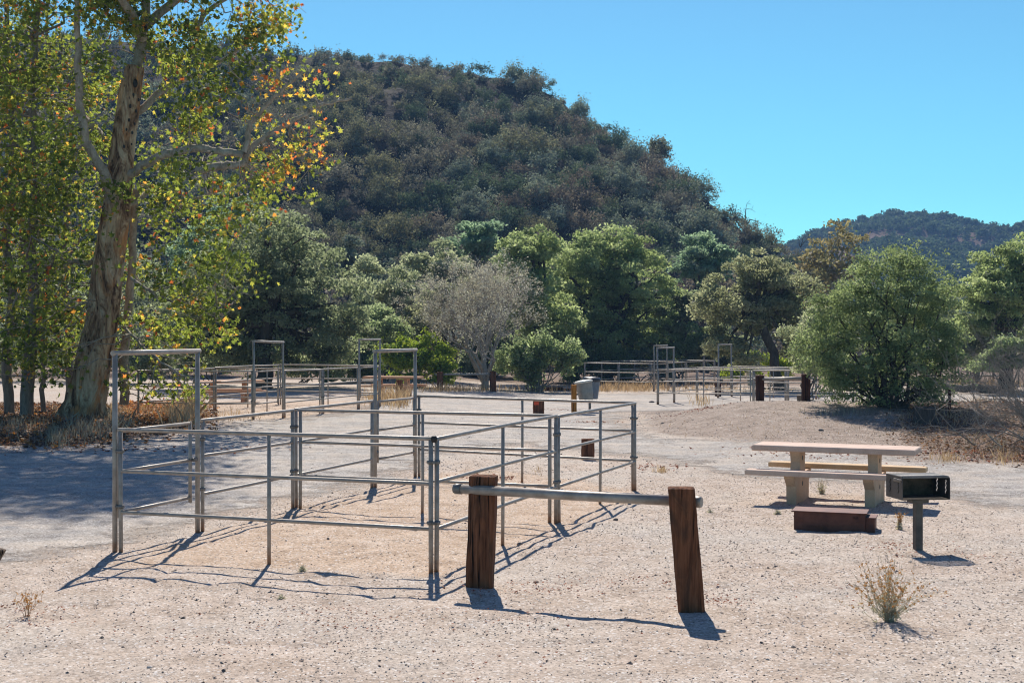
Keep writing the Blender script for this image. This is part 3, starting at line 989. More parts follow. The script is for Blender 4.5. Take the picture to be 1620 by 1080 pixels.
# bare grey tree in the middle
ox, oy, oz = Gp(766, 616)
rt = root('bare_tree', (ox, oy, oz), 'leafless grey-brown tree with fine dense twigs in the middle of the camp', 'tree')
paths, tips = [], []
sc = oy / F
for k in range(9):
    a = rng.uniform(0, 2 * math.pi)
    lean = rng.uniform(.15, .85)
    d = np.array([math.cos(a) * lean, math.sin(a) * lean, 1.0]); d /= np.linalg.norm(d)
    grow(paths, tips, np.array([0, 0, .45]) + rng.normal(size=3) * .06, d, 1.48, .085, 6, .40, .80, (2, 3), .10, 4)
P, rr = limb((0, 0, -.2), (.05, 0, .7), .22, .16, 5, .02)
paths.append((P, rr))
link('trunk', paths_mesh('trunk', paths, 7, 3, .02), M['bark_twig'], rt)
tp = np.array([t[0] for t in tips])
tp = np.repeat(tp, 5, 0)[:30000] + rng.normal(size=(min(30000, len(tp) * 5), 3)) * .10
v, q, tt = leaves(tp, .042, rng.random(len(tp)), .3)
link('crown', npmesh('crown', v, q, tt), M['dry_leaf'], rt)

# bare twiggy thicket at the right edge
ox, oy, oz = G(1700, 28.5)
rt = root('bare_thicket', (ox, oy, oz), 'tangled leafless brown thicket at the right edge beyond the picnic table', 'shrub')
paths, tips = [], []
for k in range(70):
    a = rng.uniform(0, 2 * math.pi)
    d = np.array([math.cos(a), math.sin(a), rng.uniform(.25, 1.5)]); d /= np.linalg.norm(d)
    grow(paths, tips, np.array([rng.normal() * .6, rng.normal() * .6, 0]), d, rng.uniform(.75, 1.15), .020, 4, .5, .82, (2, 3), .02, 4)
link('twigs', paths_mesh('twigs', paths, 5, 3, .012), M['bark_twig'], rt)

# snags on the skyline
Ys = 172
rt = root('skyline_tree', tuple(at(1035, 262, Ys)), 'half bare tree standing out on the slope of the skyline', 'tree')
paths, tips = [], []
for k in range(6):
    d = np.array([rng.uniform(-.7, .6), rng.uniform(-.4, .4), 1.0]); d /= np.linalg.norm(d)
    grow(paths, tips, np.array([0, 0, -1.0]), d, 1.55, .13, 4, .5, .72, (2, 3), .08)
link('trunk', paths_mesh('trunk', paths, 6, 3, .05), M['bark'], rt)
tp = np.array([t[0] for t in tips if t[0][0] > -.6 or rng.random() < .15])
tp = np.repeat(tp, 7, 0) + rng.normal(size=(len(tp) * 7, 3)) * .28
v, q, tt = leaves(tp, .17, rng.random(len(tp)), .3)
link('crown', npmesh('crown', v, q, tt), M['chap0'], rt)
for px, py, Ys, s, lb in [(1178, 352, 150, 1.0, 'crooked dead snag on the skyline above the grey-olive oak'), (1266, 374, 120, .45, 'dead forked twig tree where the big hill meets the far hill')]:
    rt = root('dead_snag', tuple(at(px, py, Ys)), lb, 'tree')
    paths, tips = [], []
    for k in range(3):
        d = np.array([rng.uniform(-.8, .8), rng.uniform(-.3, .3), .9]); d /= np.linalg.norm(d)
        grow(paths, tips, np.array([0, 0, -1.0]), d, 1.5 * s, .10 * s, 3, .55, .7, (1, 2), .02)
    link('branches', paths_mesh('branches', paths, 6, 3, .05), M['bark'], rt)

# ------------------------------------------------------------------ hillside chaparral
def shrub_mesh(n, ls, seed, tall=1.0, spike=.35):
    r = np.random.default_rng(seed)
    lob = [(r.normal() * .42, r.normal() * .42, .45 * tall + r.random() * .45, r.uniform(.28, .52)) for _ in range(9)]
    C, D, t, CC = fill_lobes(lob, n, .20, 1.25, .45, r, spike)
    v, q, tt = leaves(C, ls, t, .3, out=D, r=r)
    return v, q, tt


PROT = {}
for i in range(5):
    for j in range(2):
        v, q, tt = shrub_mesh(2400, .055, 100 + i * 7 + j, 1.0 + .25 * j)
        PROT[i, j] = npmesh('chaparral_shrub', v, q, tt)
        PROT[i, j].materials.append(M['chap%d' % i])
# planting: a jittered grid over the slope, only where the slope can be seen from the camp
pts = []
Yc = 100.0
while Yc < 206:
    st = 2.05 + Yc * .0025
    for X in np.arange(-1.0 * Yc * .46, .30 * Yc, st * .9):
        x = X + rng.uniform(-.5, .5) * st * .9; y = Yc + rng.uniform(-.5, .5) * st
        a = x / y; px = a * F + 810
        Yr = float(np.interp(px, YR1[:, 0], YR1[:, 1]))
        if y > Yr + 7 or px > 1330: continue
        s = (.90 + 1.15 * rng.random() ** 1.8) * (1.0 + .25 * (vn(x / 20, y / 20, 41)))
        if y > Yr - 8: s *= rng.choice([.6, .75, .95])
        pts.append((x, y, float(hill1(np.array(a), np.array(y))), float(s), px))
    Yc += st * 1.05
for px, row_ in [(a_, b_) for a_ in np.arange(380, 1330, 9.0) for b_ in (0, 7)]:                    # the crest carries its own row
    Yr = float(np.interp(px, YR1[:, 0], YR1[:, 1]))
    y = Yr + row_ + rng.uniform(-2.5, 3.0); x = (px + rng.uniform(-4, 4) - 810) / F * y
    pts.append((x, y, float(hill1(np.array(x / y), np.array(y))) - .25, float(rng.uniform(.55, 1.15)), px))
big, rest = [], []
for p in pts:
    ang = p[3] / p[1]
    row = HZ - (p[2] + p[3] * 1.4 - EYE) / p[1] * F
    vis = 370 < p[4] < 1260 and row < 400
    (big if vis else rest).append((ang, p, row))
big.sort(key=lambda q: -q[0])
rest += big[270:]
big = big[:270]
hue = lambda x, y, row: int(np.clip((vn(x / 17, y / 17, 51) + .5) * 5 + rng.normal() * 1.1, 0, 4.99))
ADJ = {0: 'dull olive', 1: 'grey-brown', 2: 'dark green', 3: 'silvery green', 4: 'reddish brown'}


def zone(px, row):
    if row < 170 and px < 640: return 'behind the tip of the sycamore limb'
    if row < 200 and px < 900: return 'on the broad summit of the hill'
    if px > 1080: return 'on the low ridge end above olive oak'
    if px > 880 and row < 300: return 'on the falling skyline by half-bare tree'
    if px > 900: return 'on the slope above the billowing oak'
    if px < 560: return 'on the slope right of sycamore leaves'
    if px < 730: return 'in the hollow above the bare tree'
    return 'on the slope above the round-topped oak'


ORD = 'first second third fourth fifth sixth seventh eighth ninth tenth eleventh twelfth thirteenth fourteenth fifteenth sixteenth seventeenth eighteenth nineteenth twentieth'.split()
ORD += ['twenty-' + w_ for w_ in ORD[:9]] + ['thirtieth'] + ['thirty-' + w_ for w_ in ORD[:9]]
fams = {}
for ang, p, row in big:
    h = hue(p[0], p[1], row)
    o = bpy.data.objects.new('chaparral_shrub', PROT[h, rng.integers(2)])
    COL.objects.link(o)
    o.location = (p[0], p[1], p[2] - .3)
    o.scale = (p[3] * rng.uniform(1.0, 1.3), p[3] * 1.15, p[3] * rng.uniform(.95, 1.35))
    o.rotation_euler = (0, 0, rng.uniform(0, 6.28))
    fams.setdefault((h, zone(p[4], row)), []).append((p[4], o))
for (h, z), mem in fams.items():
    mem.sort(key=lambda q: q[0])
    for i, (px, o) in enumerate(mem):
        if len(mem) == 1: lb = '%s chaparral shrub %s' % (ADJ[h], z)
        else: lb = '%s %s shrub from the left %s' % (ORD[i], ADJ[h], z)
        tag(o, lb, 'shrub', '%s shrubs %s' % (ADJ[h], z))

LOW = [shrub_mesh(520, .095, 300 + i, 1.0 + .2 * (i % 2)) for i in range(6)]
for cidx in range(5):
    V, Q, T, b = [], [], [], 0
    for ang, p, row in rest:
        if min(4, int(hue(p[0], p[1], row))) != cidx: continue
        v, q, tt = LOW[rng.integers(6)]
        a = rng.uniform(0, 6.28); c, s_ = math.cos(a), math.sin(a)
        sx = p[3] * rng.uniform(1, 1.3); sz = p[3] * rng.uniform(.9, 1.3)
        V.append(np.stack([(v[:, 0] * c - v[:, 1] * s_) * sx + p[0], (v[:, 0] * s_ + v[:, 1] * c) * sx + p[1], v[:, 2] * sz + p[2] - .3], 1))
        Q.append(q + b); T.append(tt); b += len(v)
    if V:
        o = link('chaparral', npmesh('chaparral', np.concatenate(V), np.concatenate(Q), np.concatenate(T)), M['chap%d' % cidx])
        tag(o, '%s chaparral covering the big hill' % ADJ[cidx], kind='stuff')

# far hill scrub, one mass
V, Q, T, b = [], [], [], 0
FAR = [shrub_mesh(70, .30, 500 + i, .8, .1) for i in range(5)]
for k in range(6500):
    y = rng.uniform(335, 640); a = rng.uniform(.17, .47); x = a * y
    if vn(x / 28, y / 28, 61) < -.16 and rng.random() < .8: continue
    z = float(hill2(np.array(a), np.array(y)))
    v, q, tt = FAR[rng.integers(5)]
    s = rng.uniform(1.2, 3.1)
    V.append(v * s + np.array([x, y, z - .5])); Q.append(q + b); T.append(tt * .6 + rng.uniform(-.1, .3)); b += len(v)
o = link('scrub', npmesh('scrub', np.concatenate(V), np.concatenate(Q), np.concatenate(T)), M['chap2'])
tag(o, 'dark green scrub dotting the far hill', kind='stuff')

# ------------------------------------------------------------------ sycamores on the left
def sycamore():
    Y = 38.0
    bx, by, bz = G(132, Y)
    org = np.array([bx, by, bz])
    rt = root('sycamore_tree', (bx, by, bz), 'huge patchy-barked sycamore with yellow and orange leaves beside the nearest gate frame', 'tree', 'sycamores on the left bank')
    W = lambda px, py, dY=0: at(px, py, Y + dY) - org
    parts = []
    path = [W(118, 700), W(132, 655), W(142, 600), W(158, 520), W(170, 430), W(184, 320), W(196, 220), W(206, 150), W(214, 105)]
    rr = [.74, .60, .52, .45, .42, .38, .33, .30, .25]
    # resample
    pp = np.array(path); t = np.linspace(0, len(pp) - 1, 46)
    P = np.stack([np.interp(t, range(len(pp)), pp[:, i]) for i in range(3)], 1)
    rad = np.interp(t, range(len(pp)), rr)
    v, q = tube_np(P, rad, 28)
    vv = v.reshape(46, 28, 3)
    ang = np.arange(28) * 2 * np.pi / 28
    for i in range(46):
        # flutes and root flare
        f = 1 + .05 * np.sin(ang * 5 + i * .10) + .10 * vn(ang * 2.0, np.full(28, i * .22), 71) + .10 * vn(ang * 5.0, np.full(28, i * .5), 72)
        if i < 12: f += .10 * (1 - i / 12) ** 2 * (1 + np.sin(ang * 4 + 1))
        vv[i] = P[i] + (vv[i] - P[i]) * f[:, None]
    parts.append((vv.reshape(-1, 3), q, .5))
    # buttress roots
    for a in (-2.6, -1.9, -.9, .1, 1.2, 2.4):
        e = np.array([math.cos(a) * 1.0, math.sin(a) * .9, -.15])
        Pb, rb = limb((math.cos(a) * .3, math.sin(a) * .3, .7), e, .20, .07, 7, .04, -.12)
        parts.append((*tube_np(Pb, rb, 8), .5))
    # the lean dark stem on the right of the trunk and the snag's crown
    limbs = []

    def L(pts_, r0, r1, wob=.0):
        a_ = np.array([W(*p_) for p_ in pts_])
        tt_ = np.linspace(0, len(a_) - 1, len(a_) * 4)
        Pq = np.stack([np.interp(tt_, range(len(a_)), a_[:, i]) for i in range(3)], 1)
        Pq[1:-1] = (Pq[:-2] + Pq[1:-1] * 2 + Pq[2:]) / 4
        Pq += rng.normal(size=Pq.shape) * .025
        r_ = np.linspace(r0, r1, len(Pq))
        limbs.append((Pq, r_))
        return Pq
    L([(195, 640, 1), (198, 560, 1), (205, 460, 1), (212, 380, .8), (214, 300, .5)], .14, .10)
    L([(214, 118), (226, 60, .5), (232, 0, 1), (240, -90, 1.5), (236, -200, 2)], .16, .09)
    L([(232, 0, 1), (330, -120, .5), (430, -220, 0), (490, -330, 0)], .10, .05)
    L([(240, -90, 1.5), (300, -240, 1), (320, -380, 1)], .12, .04)
    L([(226, 60), (200, 10, -1), (170, -70, -2), (150, -160, -2)], .15, .05)
    L([(228, 40), (290, -10, 1), (350, -60, 1), (420, -120, 2)], .14, .05)
    L([(300, 55, 0), (330, 15, 0), (400, -30, 0)], .09, .04)
    L([(200, 280, 0), (250, 248, -.4), (300, 234, -.6), (350, 240, -.8), (386, 243, -.8)], .135, .10)
    L([(386, 243, -.8), (396, 195, -.8), (415, 170, -.8), (450, 140, -.9), (480, 112, -1)], .09, .035)
    L([(310, 268, -.5), (350, 262, -.6), (385, 262, -.6), (398, 232, -.5), (425, 215, -.4), (465, 190, -.3), (510, 165, -.2), (556, 156, 0)], .13, .03)
    L([(180, 340, 0), (170, 280, -.6), (135, 225, -1), (126, 160, -1.2), (124, 90, -1.4), (120, 0, -1.5), (118, -120, -1.5)], .16, .06)
    L([(178, 400, 0), (130, 420, .5), (60, 380, 1), (20, 330, 1)], .10, .03)
    L([(200, 330, 0), (240, 300, 1), (290, 330, 1.6), (340, 300, 2)], .09, .03)
    L([(196, 260, 0), (130, 180, 1.5), (60, 150, 2), (0, 100, 2)], .12, .04)
    L([(206, 190, 0), (260, 140, .8), (330, 110, 1), (400, 60, 1.2)], .12, .03)
    L([(205, 440, 0), (250, 470, -.8), (300, 480, -1.2), (350, 500, -1.4)], .05, .015)
    L([(198, 520, 0), (240, 560, -1), (280, 590, -1.5), (310, 600, -1.7)], .04, .012)
    # clumps of leaves, each on a twig from the nearest limb
    lp = np.concatenate([l[0] for l in limbs] + [P[20:]])
    clumps = []

    def region(n, x0, x1, y0, y1, ok, dens, warm, r=.55, d=3.0):
        k = 0
        while k < n:
            px, py = rng.uniform(x0, x1), rng.uniform(y0, y1)
            if not ok(px, py): continue
            off = rng.normal() * d * .5
            tx_ = np.interp(py, [105, 220, 320, 430, 520, 655], [214, 196, 184, 170, 158, 132])
            if py > 100 and abs(px - tx_) < 52 and off < .6 and rng.random() < .8: continue
            clumps.append((W(px, py, off), dens, warm, r * rng.uniform(.7, 1.3)))
            k += 1
    region(125, -60, 450, -60, 330, lambda x, y: x < 400 + 55 * math.sin(y / 37) and not (455 - y * 1.2 > 0 and x > 430), 84, .44)
    region(92, -60, 400, 300, 560, lambda x, y: x < 395 - .5 * max(0, y - 440), 66, .38)
    region(30, 0, 200, 480, 600, lambda x, y: True, 45, .35, .5)
    region(40, 380, 530, 110, 300, lambda x, y: y > 90 + abs(x - 470) * .3 and y < 310 - (x - 400) * .5, 16, .70, .5, 1.2)
    region(16, 380, 500, 240, 310, lambda x, y: True, 16, .50, .4, 1.0)
    region(14, 200, 320, 560, 640, lambda x, y: y < 630, 20, .45, .35, 1.2)
    region(14, 400, 455, -10, 60, lambda x, y: True, 34, .62, .45, 1.5)
    region(26, 140, 330, -20, 100, lambda x, y: True, 60, .34, .5, 1.6)
    # the part of the crown above the frame
    for k in range(420):
        clumps.append((W(rng.uniform(60, 450), rng.uniform(-430, -70), rng.normal() * 2.0), 60, .4, .95))
    C, T = [], []
    for c, n, wm, r in clumps:
        j = np.argmin(((lp - c) ** 2).sum(1) + (60 * (lp[:, 2] < 11.5) if c[2] > 12.5 else 0))
        Pt, rt_ = limb(lp[j], c, .022, .007, 6, .08, -.02)
        limbs.append((Pt, rt_))
        if rng.random() < .75:
            e = c + rng.normal(size=3) * r * 1.1
            Pt2, _r = limb(Pt[3], e, .012, .005, 5, .1); limbs.append((Pt2, _r))
        cc = c + rng.normal(size=(n, 3)) * r * np.array([.62, .62, .42])
        C.append(cc)
        T.append(np.clip(rng.normal(wm, .17, n) + rng.normal() * .1 + (rng.random(n) < .06) * .45, 0, 1))
    C, T = np.concatenate(C), np.concatenate(T)
    # the low sprays hang left of the gate frame, not in it
    keep = C[:, 2] > .3
    v, q, tt = leaves(C[keep], .118, T[keep], .35, STAR, curl=.5)
    link('crown', npmesh('crown', v, q, tt), M['syc'], rt)
    v, q, tt = join_np(parts)
    tr = link('trunk', npmesh('trunk', v, q, tt, smooth=True), M['syc_bark'], rt)
    link('limbs', paths_mesh('limbs', limbs, 9, 4, .03), M['bark_pale'], tr)
    # woodpecker holes and the snag's broken lip
    mb = MB()
    for px, py, rr_ in [(214, 132, .07), (211, 150, .03), (219, 158, .03), (206, 168, .035), (215, 176, .03), (204, 190, .03), (213, 196, .025), (209, 210, .03), (200, 205, .025), (196, 232, .03), (208, 228, .02), (202, 300, .03)]:
        c = W(px, py, -.37)
        mb.lathe([(rr_ * .2, -.05), (rr_ * .9, -.03), (rr_, 0), (rr_ * .5, .03)], 8, Matrix.Translation(Vector(c)) @ Matrix.Rotation(R(90), 4, 'X') @ Matrix.Diagonal((1, 1.9, 1, 1)))
    o = mb.build('bark_holes', M['rubber'], tr)
    o['kind'] = 'stuff'


sycamore()


def young_sycamore(px, Y, path, r0, lb, clumpreg, nc, seedw):
    bx, by, bz = G(px, Y)
    org = np.array([bx, by, bz])
    rt = root('sycamore_tree', (bx, by, bz), lb, 'tree', 'sycamores on the left bank')
    W = lambda a, b, dY=0: at(a, b, Y + dY) - org
    limbs = []
    a_ = np.array([[0, 0, -.3]] + [list(W(*p_)) for p_ in path])
    t = np.linspace(0, len(a_) - 1, len(a_) * 4)
    P = np.stack([np.interp(t, range(len(a_)), a_[:, i]) for i in range(3)], 1)
    P += rng.normal(size=P.shape) * .02
    limbs.append((P, np.linspace(r0, r0 * .3, len(P))))
    C, T = [], []
    for k in range(nc):
        x0, x1, y0, y1 = clumpreg
        c = W(rng.uniform(x0, x1), rng.uniform(y0, y1), rng.normal() * 1.8)
        d2 = ((P - c) ** 2).sum(1) + np.maximum(0, P[:, 2] - c[2]) ** 2 * 2
        j = np.argmin(d2)
        Pt, r_ = limb(P[j], c, r0 * .28, .008, 6, .08, .05)
        limbs.append((Pt, r_))
        n = rng.integers(38, 85)
        C.append(c + rng.normal(size=(n, 3)) * np.array([.42, .42, .28]))
        T.append(np.clip(rng.normal(seedw, .17, n) + rng.normal() * .1 + (rng.random(n) < .07) * .5, 0, 1))
    C, T = np.concatenate(C), np.concatenate(T)
    v, q, tt = leaves(C, .110, T, .35, STAR, curl=.5)
    link('crown', npmesh('crown', v, q, tt), M['syc'], rt)
    link('trunk', paths_mesh('trunk', limbs, 9, 4, .03), M['bark_grey'], rt)


young_sycamore(14, 40, [(10, 560), (20, 470), (8, 360), (22, 240), (15, 120), (10, 0), (5, -120)], .16, 'young sycamore leftmost of the thin trunks', (-110, 90, -80, 520), 36, .44)
young_sycamore(40, 38.5, [(48, 560), (55, 470), (48, 380), (60, 280), (50, 150), (60, 20), (62, -90)], .20, 'young sycamore with two-toned trunk second from the left', (-60, 130, -60, 540), 38, .42)
young_sycamore(69, 41, [(68, 590), (66, 540), (72, 480), (80, 400), (92, 300), (96, 200), (98, 60)], .08, 'thin dark sapling between the young sycamores and the huge trunk', (20, 150, 120, 560), 24, .46)
young_sycamore(108, 43, [(110, 560), (104, 480), (98, 400), (108, 330), (90, 260), (80, 160), (76, 40), (74, -60)], .13, 'slim sycamore just left of the huge patchy trunk', (0, 190, -60, 460), 32, .42)

# ------------------------------------------------------------------ corrals
PH = 1.40       # panel height
RAILS = (1.375, .92, .46)


def V2(a): return np.array(a, float)


def panel(A, B, label, grp, posts=(0, 1), mid=True, clampA=False, clampB=False, pad=.05, cap=False):
    """free-standing pipe panel: three rails, end posts that carry it, one middle post"""
    A, B = V2(A), V2(B)
    d = (B - A) / np.linalg.norm(B - A)
    A2, B2 = A + d * pad, B - d * pad
    Lh = np.linalg.norm(B2 - A2)
    za, zb = float(gz(*A2)), float(gz(*B2))
    c = (A2 + B2) / 2
    base = Vector((c[0], c[1], (za + zb) / 2))
    rt = root('corral_panel', base, label, 'fence panel', grp)
    pt = lambda q, z: (q[0] - base.x, q[1] - base.y, z - base.z)
    sag = rng.normal() * .006
    for k, h in enumerate(RAILS):
        mb = MB()
        r = .0225 if k == 0 else .021
        e0 = -.03 if k == 0 else .02
        n = 7
        P, rad = [], []
        j1, j2 = rng.normal(size=2) * .006
        for i in range(n):
            t = i / (n - 1)
            q = A2 + d * (e0 + (Lh - 2 * e0) * t)
            P.append(pt(q, za + (zb - za) * t + h + sag * math.sin(math.pi * t) + j1 * (1 - t) + j2 * t)); rad.append(r)
        P = [tuple(Vector(P[0]) - (Vector(P[1]) - Vector(P[0])).normalized() * .012)] + P + [tuple(Vector(P[-1]) + (Vector(P[-1]) - Vector(P[-2])).normalized() * .012)]
        rad = [r * .6] + rad + [r * .6]
        mb.tube(P, rad, 12)
        mb.build('rail', M['galv'], rt)
    spots = [(A2, za), (B2, zb)]
    if mid: spots.append(((A2 + B2) / 2 + d * rng.normal() * .02, (za + zb) / 2))
    for k, (q, z) in enumerate(spots):
        zg = float(gz(*q))
        mb = MB()
        lean = rng.normal(size=2) * .006
        mb.tube([pt(q + lean, zg - .16), pt(q, zg + .5), pt(q, z + RAILS[0] - .012)], .0245 if k < 2 else .021, 12)
        p = mb.build('post', M['galv'], rt)
        if k < 2 and (clampA if k == 0 else clampB):
            for h in (.52, 1.14):
                m2 = MB()
                cx = q - d * .045 if k == 0 else q + d * .045
                m2.box(pt((q + cx) / 2, z + h), (.13, .045, .035), rz=math.atan2(d[1], d[0]), bev=.008)
                m2.lathe([(.036, -.02), (.036, .02)], 12, Matrix.Translation(Vector(pt(q, z + h))))
                m2.build('clamp', M['galv_rust'], p)
    if cap:
        m2 = MB()
        m2.lathe([(.008, -.036), (.028, -.026), (.036, 0), (.028, .026), (.008, .036)], 14, Matrix.Translation(Vector(pt(B2 + d * .035, zb + RAILS[0]))))
        m2.build('end_cap', M['rubber'], rt)
    return rt


def gate(A, B, label, grp, swing=0.0, H=2.28, r=.032, latch=True):
    """tall pipe gate frame with its three-rail gate leaf hung inside"""
    A, B = V2(A), V2(B)
    d = (B - A) / np.linalg.norm(B - A)
    L = np.linalg.norm(B - A)
    za, zb = float(gz(*A)), float(gz(*B))
    c = (A + B) / 2
    base = Vector((c[0], c[1], (za + zb) / 2))
    rt = root('gate_frame', base, label, 'gate', grp)
    pt = lambda q, z: (q[0] - base.x, q[1] - base.y, z - base.z)
    for q, z in ((A, za), (B, zb)):
        MB().tube([pt(q, float(gz(*q)) - .16), pt(q, z + 1), pt(q, z + H)], r, 14).build('post', M['galv'], rt)
    MB().tube([pt(A - d * .045, za + H), pt(c, (za + zb) / 2 + H), pt(B + d * .045, zb + H)], r * 1.02, 14).build('header', M['galv'], rt)
    # leaf
    cs, sn = math.cos(swing), math.sin(swing)
    dl = np.array([d[0] * cs - d[1] * sn, d[0] * sn + d[1] * cs])
    H0, H1 = A + dl * .085, A + dl * (L - .10)
    mbs = []
    P, Q = MB(), MB()
    lf = None
    ztop = RAILS[0] - .02
    up = MB()
    up.tube([pt(H0, za + .38), pt(H0, za + .8), pt(H0, za + ztop)], .020, 10)
    lf = up.build('gate_leaf', M['galv'], rt)
    MB().tube([pt(H1, za + .38), pt(H1, za + .8), pt(H1, za + ztop + .02)], .022, 10).build('end_bar', M['galv'], lf)
    for h in (ztop, .90, .44):
        MB().tube([pt(H0, za + h), pt((H0 + H1) / 2, za + h), pt(H1, za + h)], .021, 10).build('gate_rail', M['galv'], lf)
    for h in (.55, 1.2):
        MB().box(pt((A + H0) / 2, za + h), (.10, .05, .04), rz=math.atan2(d[1], d[0]), bev=.008).build('hinge', M['galv_rust'], rt)
    if latch:
        MB().box(pt(B - d * .05, zb + .9), (.12, .04, .05), rz=math.atan2(d[1], d[0]), bev=.01).build('latch', M['galv_rust'], rt)
    return rt


# nearest corral: two stalls deep, open frames on its left side
u = np.array([-.9397, .342]); v_ = np.array([.342, .9397])
B0 = np.array([-.787, 13.55])
A0, D0, E0 = B0 + 3.9 * u, B0 + 4.02 * v_, B0 + 8.05 * v_
F0, C0 = A0 + 4.05 * v_, A0 + 8.25 * v_
g = 'panels of the nearest corral'
panel(A0 + u * -.03, B0, 'front three-rail panel of the nearest corral facing the open gravel', g, clampA=True, clampB=True, cap=True, pad=.045)
panel(B0, D0, 'side panel of the nearest corral directly behind the left timber post', g, clampA=True, clampB=True)
panel(D0, E0, 'side panel of the nearest corral ending at its far right corner', g, clampA=True, clampB=True)
panel(E0, C0, 'back panel of the nearest corral with the short brown stubs behind it', g, clampA=True, clampB=True)
panel(F0 - u * .05, D0 + u * .05, 'dividing panel across the middle of the nearest corral', g)
panel(A0 + v_ * 1.70, F0, 'left side panel of the nearest corral beside its large gate frame', g, clampA=True, clampB=True, mid=False)
panel(F0, A0 + v_ * 6.58, 'left side panel between the middle and the farther gate frame of the nearest corral', g, clampA=True, mid=False)
g2 = 'gate frames of the nearest corral'
gate(A0, A0 + v_ * 1.64, 'largest tall gate frame standing at the front left corner of the nearest corral', g2, swing=R(1.5), H=2.235, r=.029)
gate(A0 + v_ * 6.65, A0 + v_ * 8.2, 'tall gate frame at the back left corner of the nearest corral', g2, swing=R(-1), H=2.16, r=.029)

# farther corral on the left, mirrored
A1 = np.array([-7.3, 37.5])
F1, C1 = A1 + 4.1 * v_, A1 + 8.2 * v_
B1, D1, E1 = A1 + 3.9 * u, F1 + 3.9 * u, C1 + 3.9 * u
g = 'panels of the farther left corral'
panel(B1, A1, 'front panel of the farther left corral seen through the nearest gate frame', g, clampB=True)
panel(A1 + v_ * 1.7, F1, 'side panel of the farther left corral right of its front gate', g, clampB=True, mid=False)
panel(F1, A1 + v_ * 6.55, 'side panel of the farther left corral between its middle posts and rear gate', g, clampA=True, mid=False)
panel(D1, F1 + u * .05, 'dividing panel inside the farther left corral', g)
panel(E1, C1, 'back panel of the farther left corral before the green bushes', g)
panel(B1, D1, 'outer left panel of the farther left corral near the dry grass', g)
panel(D1, E1, 'outer back left panel of the farther left corral by the orange-tan table', g)
g2 = 'gate frames of the farther left corral'
gate(A1, A1 + v_ * 1.64, 'gate frame at the front of the farther left corral before the large dark oak', g2, swing=R(4), H=2.22)
gate(A1 + v_ * 6.62, A1 + v_ * 8.2, 'gate frame at the rear of the farther left corral beside the yellow-green bush', g2)

# corral behind the mound on the right
vr = np.array([.5, .866]); ur = np.array([.866, -.5])
A2_ = np.array([5.75, 52.5])
g = 'panels of the corral behind the mound'
lbl = ['front panel behind the mound ending at the first gate frame', 'front panel behind the mound between the two dark posts',
       'middle row panel of the mound corral nearer the gates', 'middle row panel of the mound corral partly behind the round bush',
       'rear panel of the mound corral with two gate frames above it', 'rear panel of the mound corral ending behind the round bush']
k = 0
for dv in (0, 4.1, 8.2):
    for du in (0, 3.95):
        panel(A2_ + vr * dv + ur * du, A2_ + vr * dv + ur * (du + 3.9), lbl[k], g); k += 1
lbl = ['left side panel of the mound corral behind its front gate', 'left side panel of the mound corral before its rear gate', 'cross panel in the front row of the mound corral', 'cross panel in the back row of the mound corral',
       'outer right side panel of the mound corral behind the bush', 'outer rear right panel of the mound corral behind the bush']
panel(A2_ + vr * 1.7, A2_ + vr * 4.1, lbl[0], g, mid=False)
panel(A2_ + vr * 4.15, A2_ + vr * 6.55, lbl[1], g, mid=False)
panel(A2_ + ur * 3.93, A2_ + ur * 3.93 + vr * 4.05, lbl[2], g)
panel(A2_ + ur * 3.93 + vr * 4.15, A2_ + ur * 3.93 + vr * 8.15, lbl[3], g)
panel(A2_ + ur * 7.88, A2_ + ur * 7.88 + vr * 4.05, lbl[4], g)
panel(A2_ + ur * 7.88 + vr * 4.15, A2_ + ur * 7.88 + vr * 8.15, lbl[5], g)
g2 = 'gate frames of the corrals on the right'
gate(A2_, A2_ + vr * 1.64, 'tallest gate frame at the left end of the corral behind the mound', g2, H=2.25)
gate(A2_ + vr * 6.62, A2_ + vr * 8.2, 'rear gate frame of the mound corral before the dull olive thicket', g2, H=2.35)

# farthest corral beyond the road
A3 = np.array([7.07, 66.0])
g = 'panels of the farthest corral'
panel(A3 - ur * 3.9, A3, 'front panel of the farthest corral just right of the trash cans', g)
panel(A3 - ur * 3.9 + vr * 4.1, A3 + vr * 4.1, 'middle panel of the farthest corral behind the dry grass strip', g)
panel(A3 - ur * 3.9 + vr * 8.2, A3 + vr * 8.2, 'rear panel of the farthest corral against the shaded bush', g)
panel(A3 - ur * 3.9, A3 - ur * 3.9 + vr * 4.05, 'left side panel of the farthest corral near the dark green bush', g)
panel(A3 - ur * 3.9 + vr * 4.15, A3 - ur * 3.9 + vr * 8.15, 'rear left side panel of the farthest corral under the oaks', g)
panel(A3 + vr * 1.7, A3 + vr * 4.05, 'right side panel of the farthest corral after its gate', g, mid=False)
panel(A3 + vr * 4.15, A3 + vr * 6.55, 'right side panel of the farthest corral before its small rear gate', g, mid=False)
gate(A3, A3 + vr * 1.6, 'dim gate frame just left of and behind the tallest right gate frame', g2)
gate(A3 + vr * 6.62, A3 + vr * 8.2, 'smallest gate frame at the back of the farthest corral', g2)

# rail fence far right
c0, c1 = Gp(1512, 607), Gp(1600, 607)
rt = root('rail_fence', (c0[0], c0[1], c0[2]), 'pale two-rail fence far behind the round bush at the right', 'fence')
dd = np.array([c1[0] - c0[0], 0])
for h in (1.0, .45):
    MB().tube([(-1.0, 0, h), (dd[0] / 2, 0, h + .01), (dd[0], 0, h)], .055, 8).build('rail', M['galv'], rt)
for i in range(4):
    MB().tube([(dd[0] * i / 3, .07, -.2), (dd[0] * i / 3, .07, 1.05)], .06, 8).build('post', M['timber_grey'], rt)

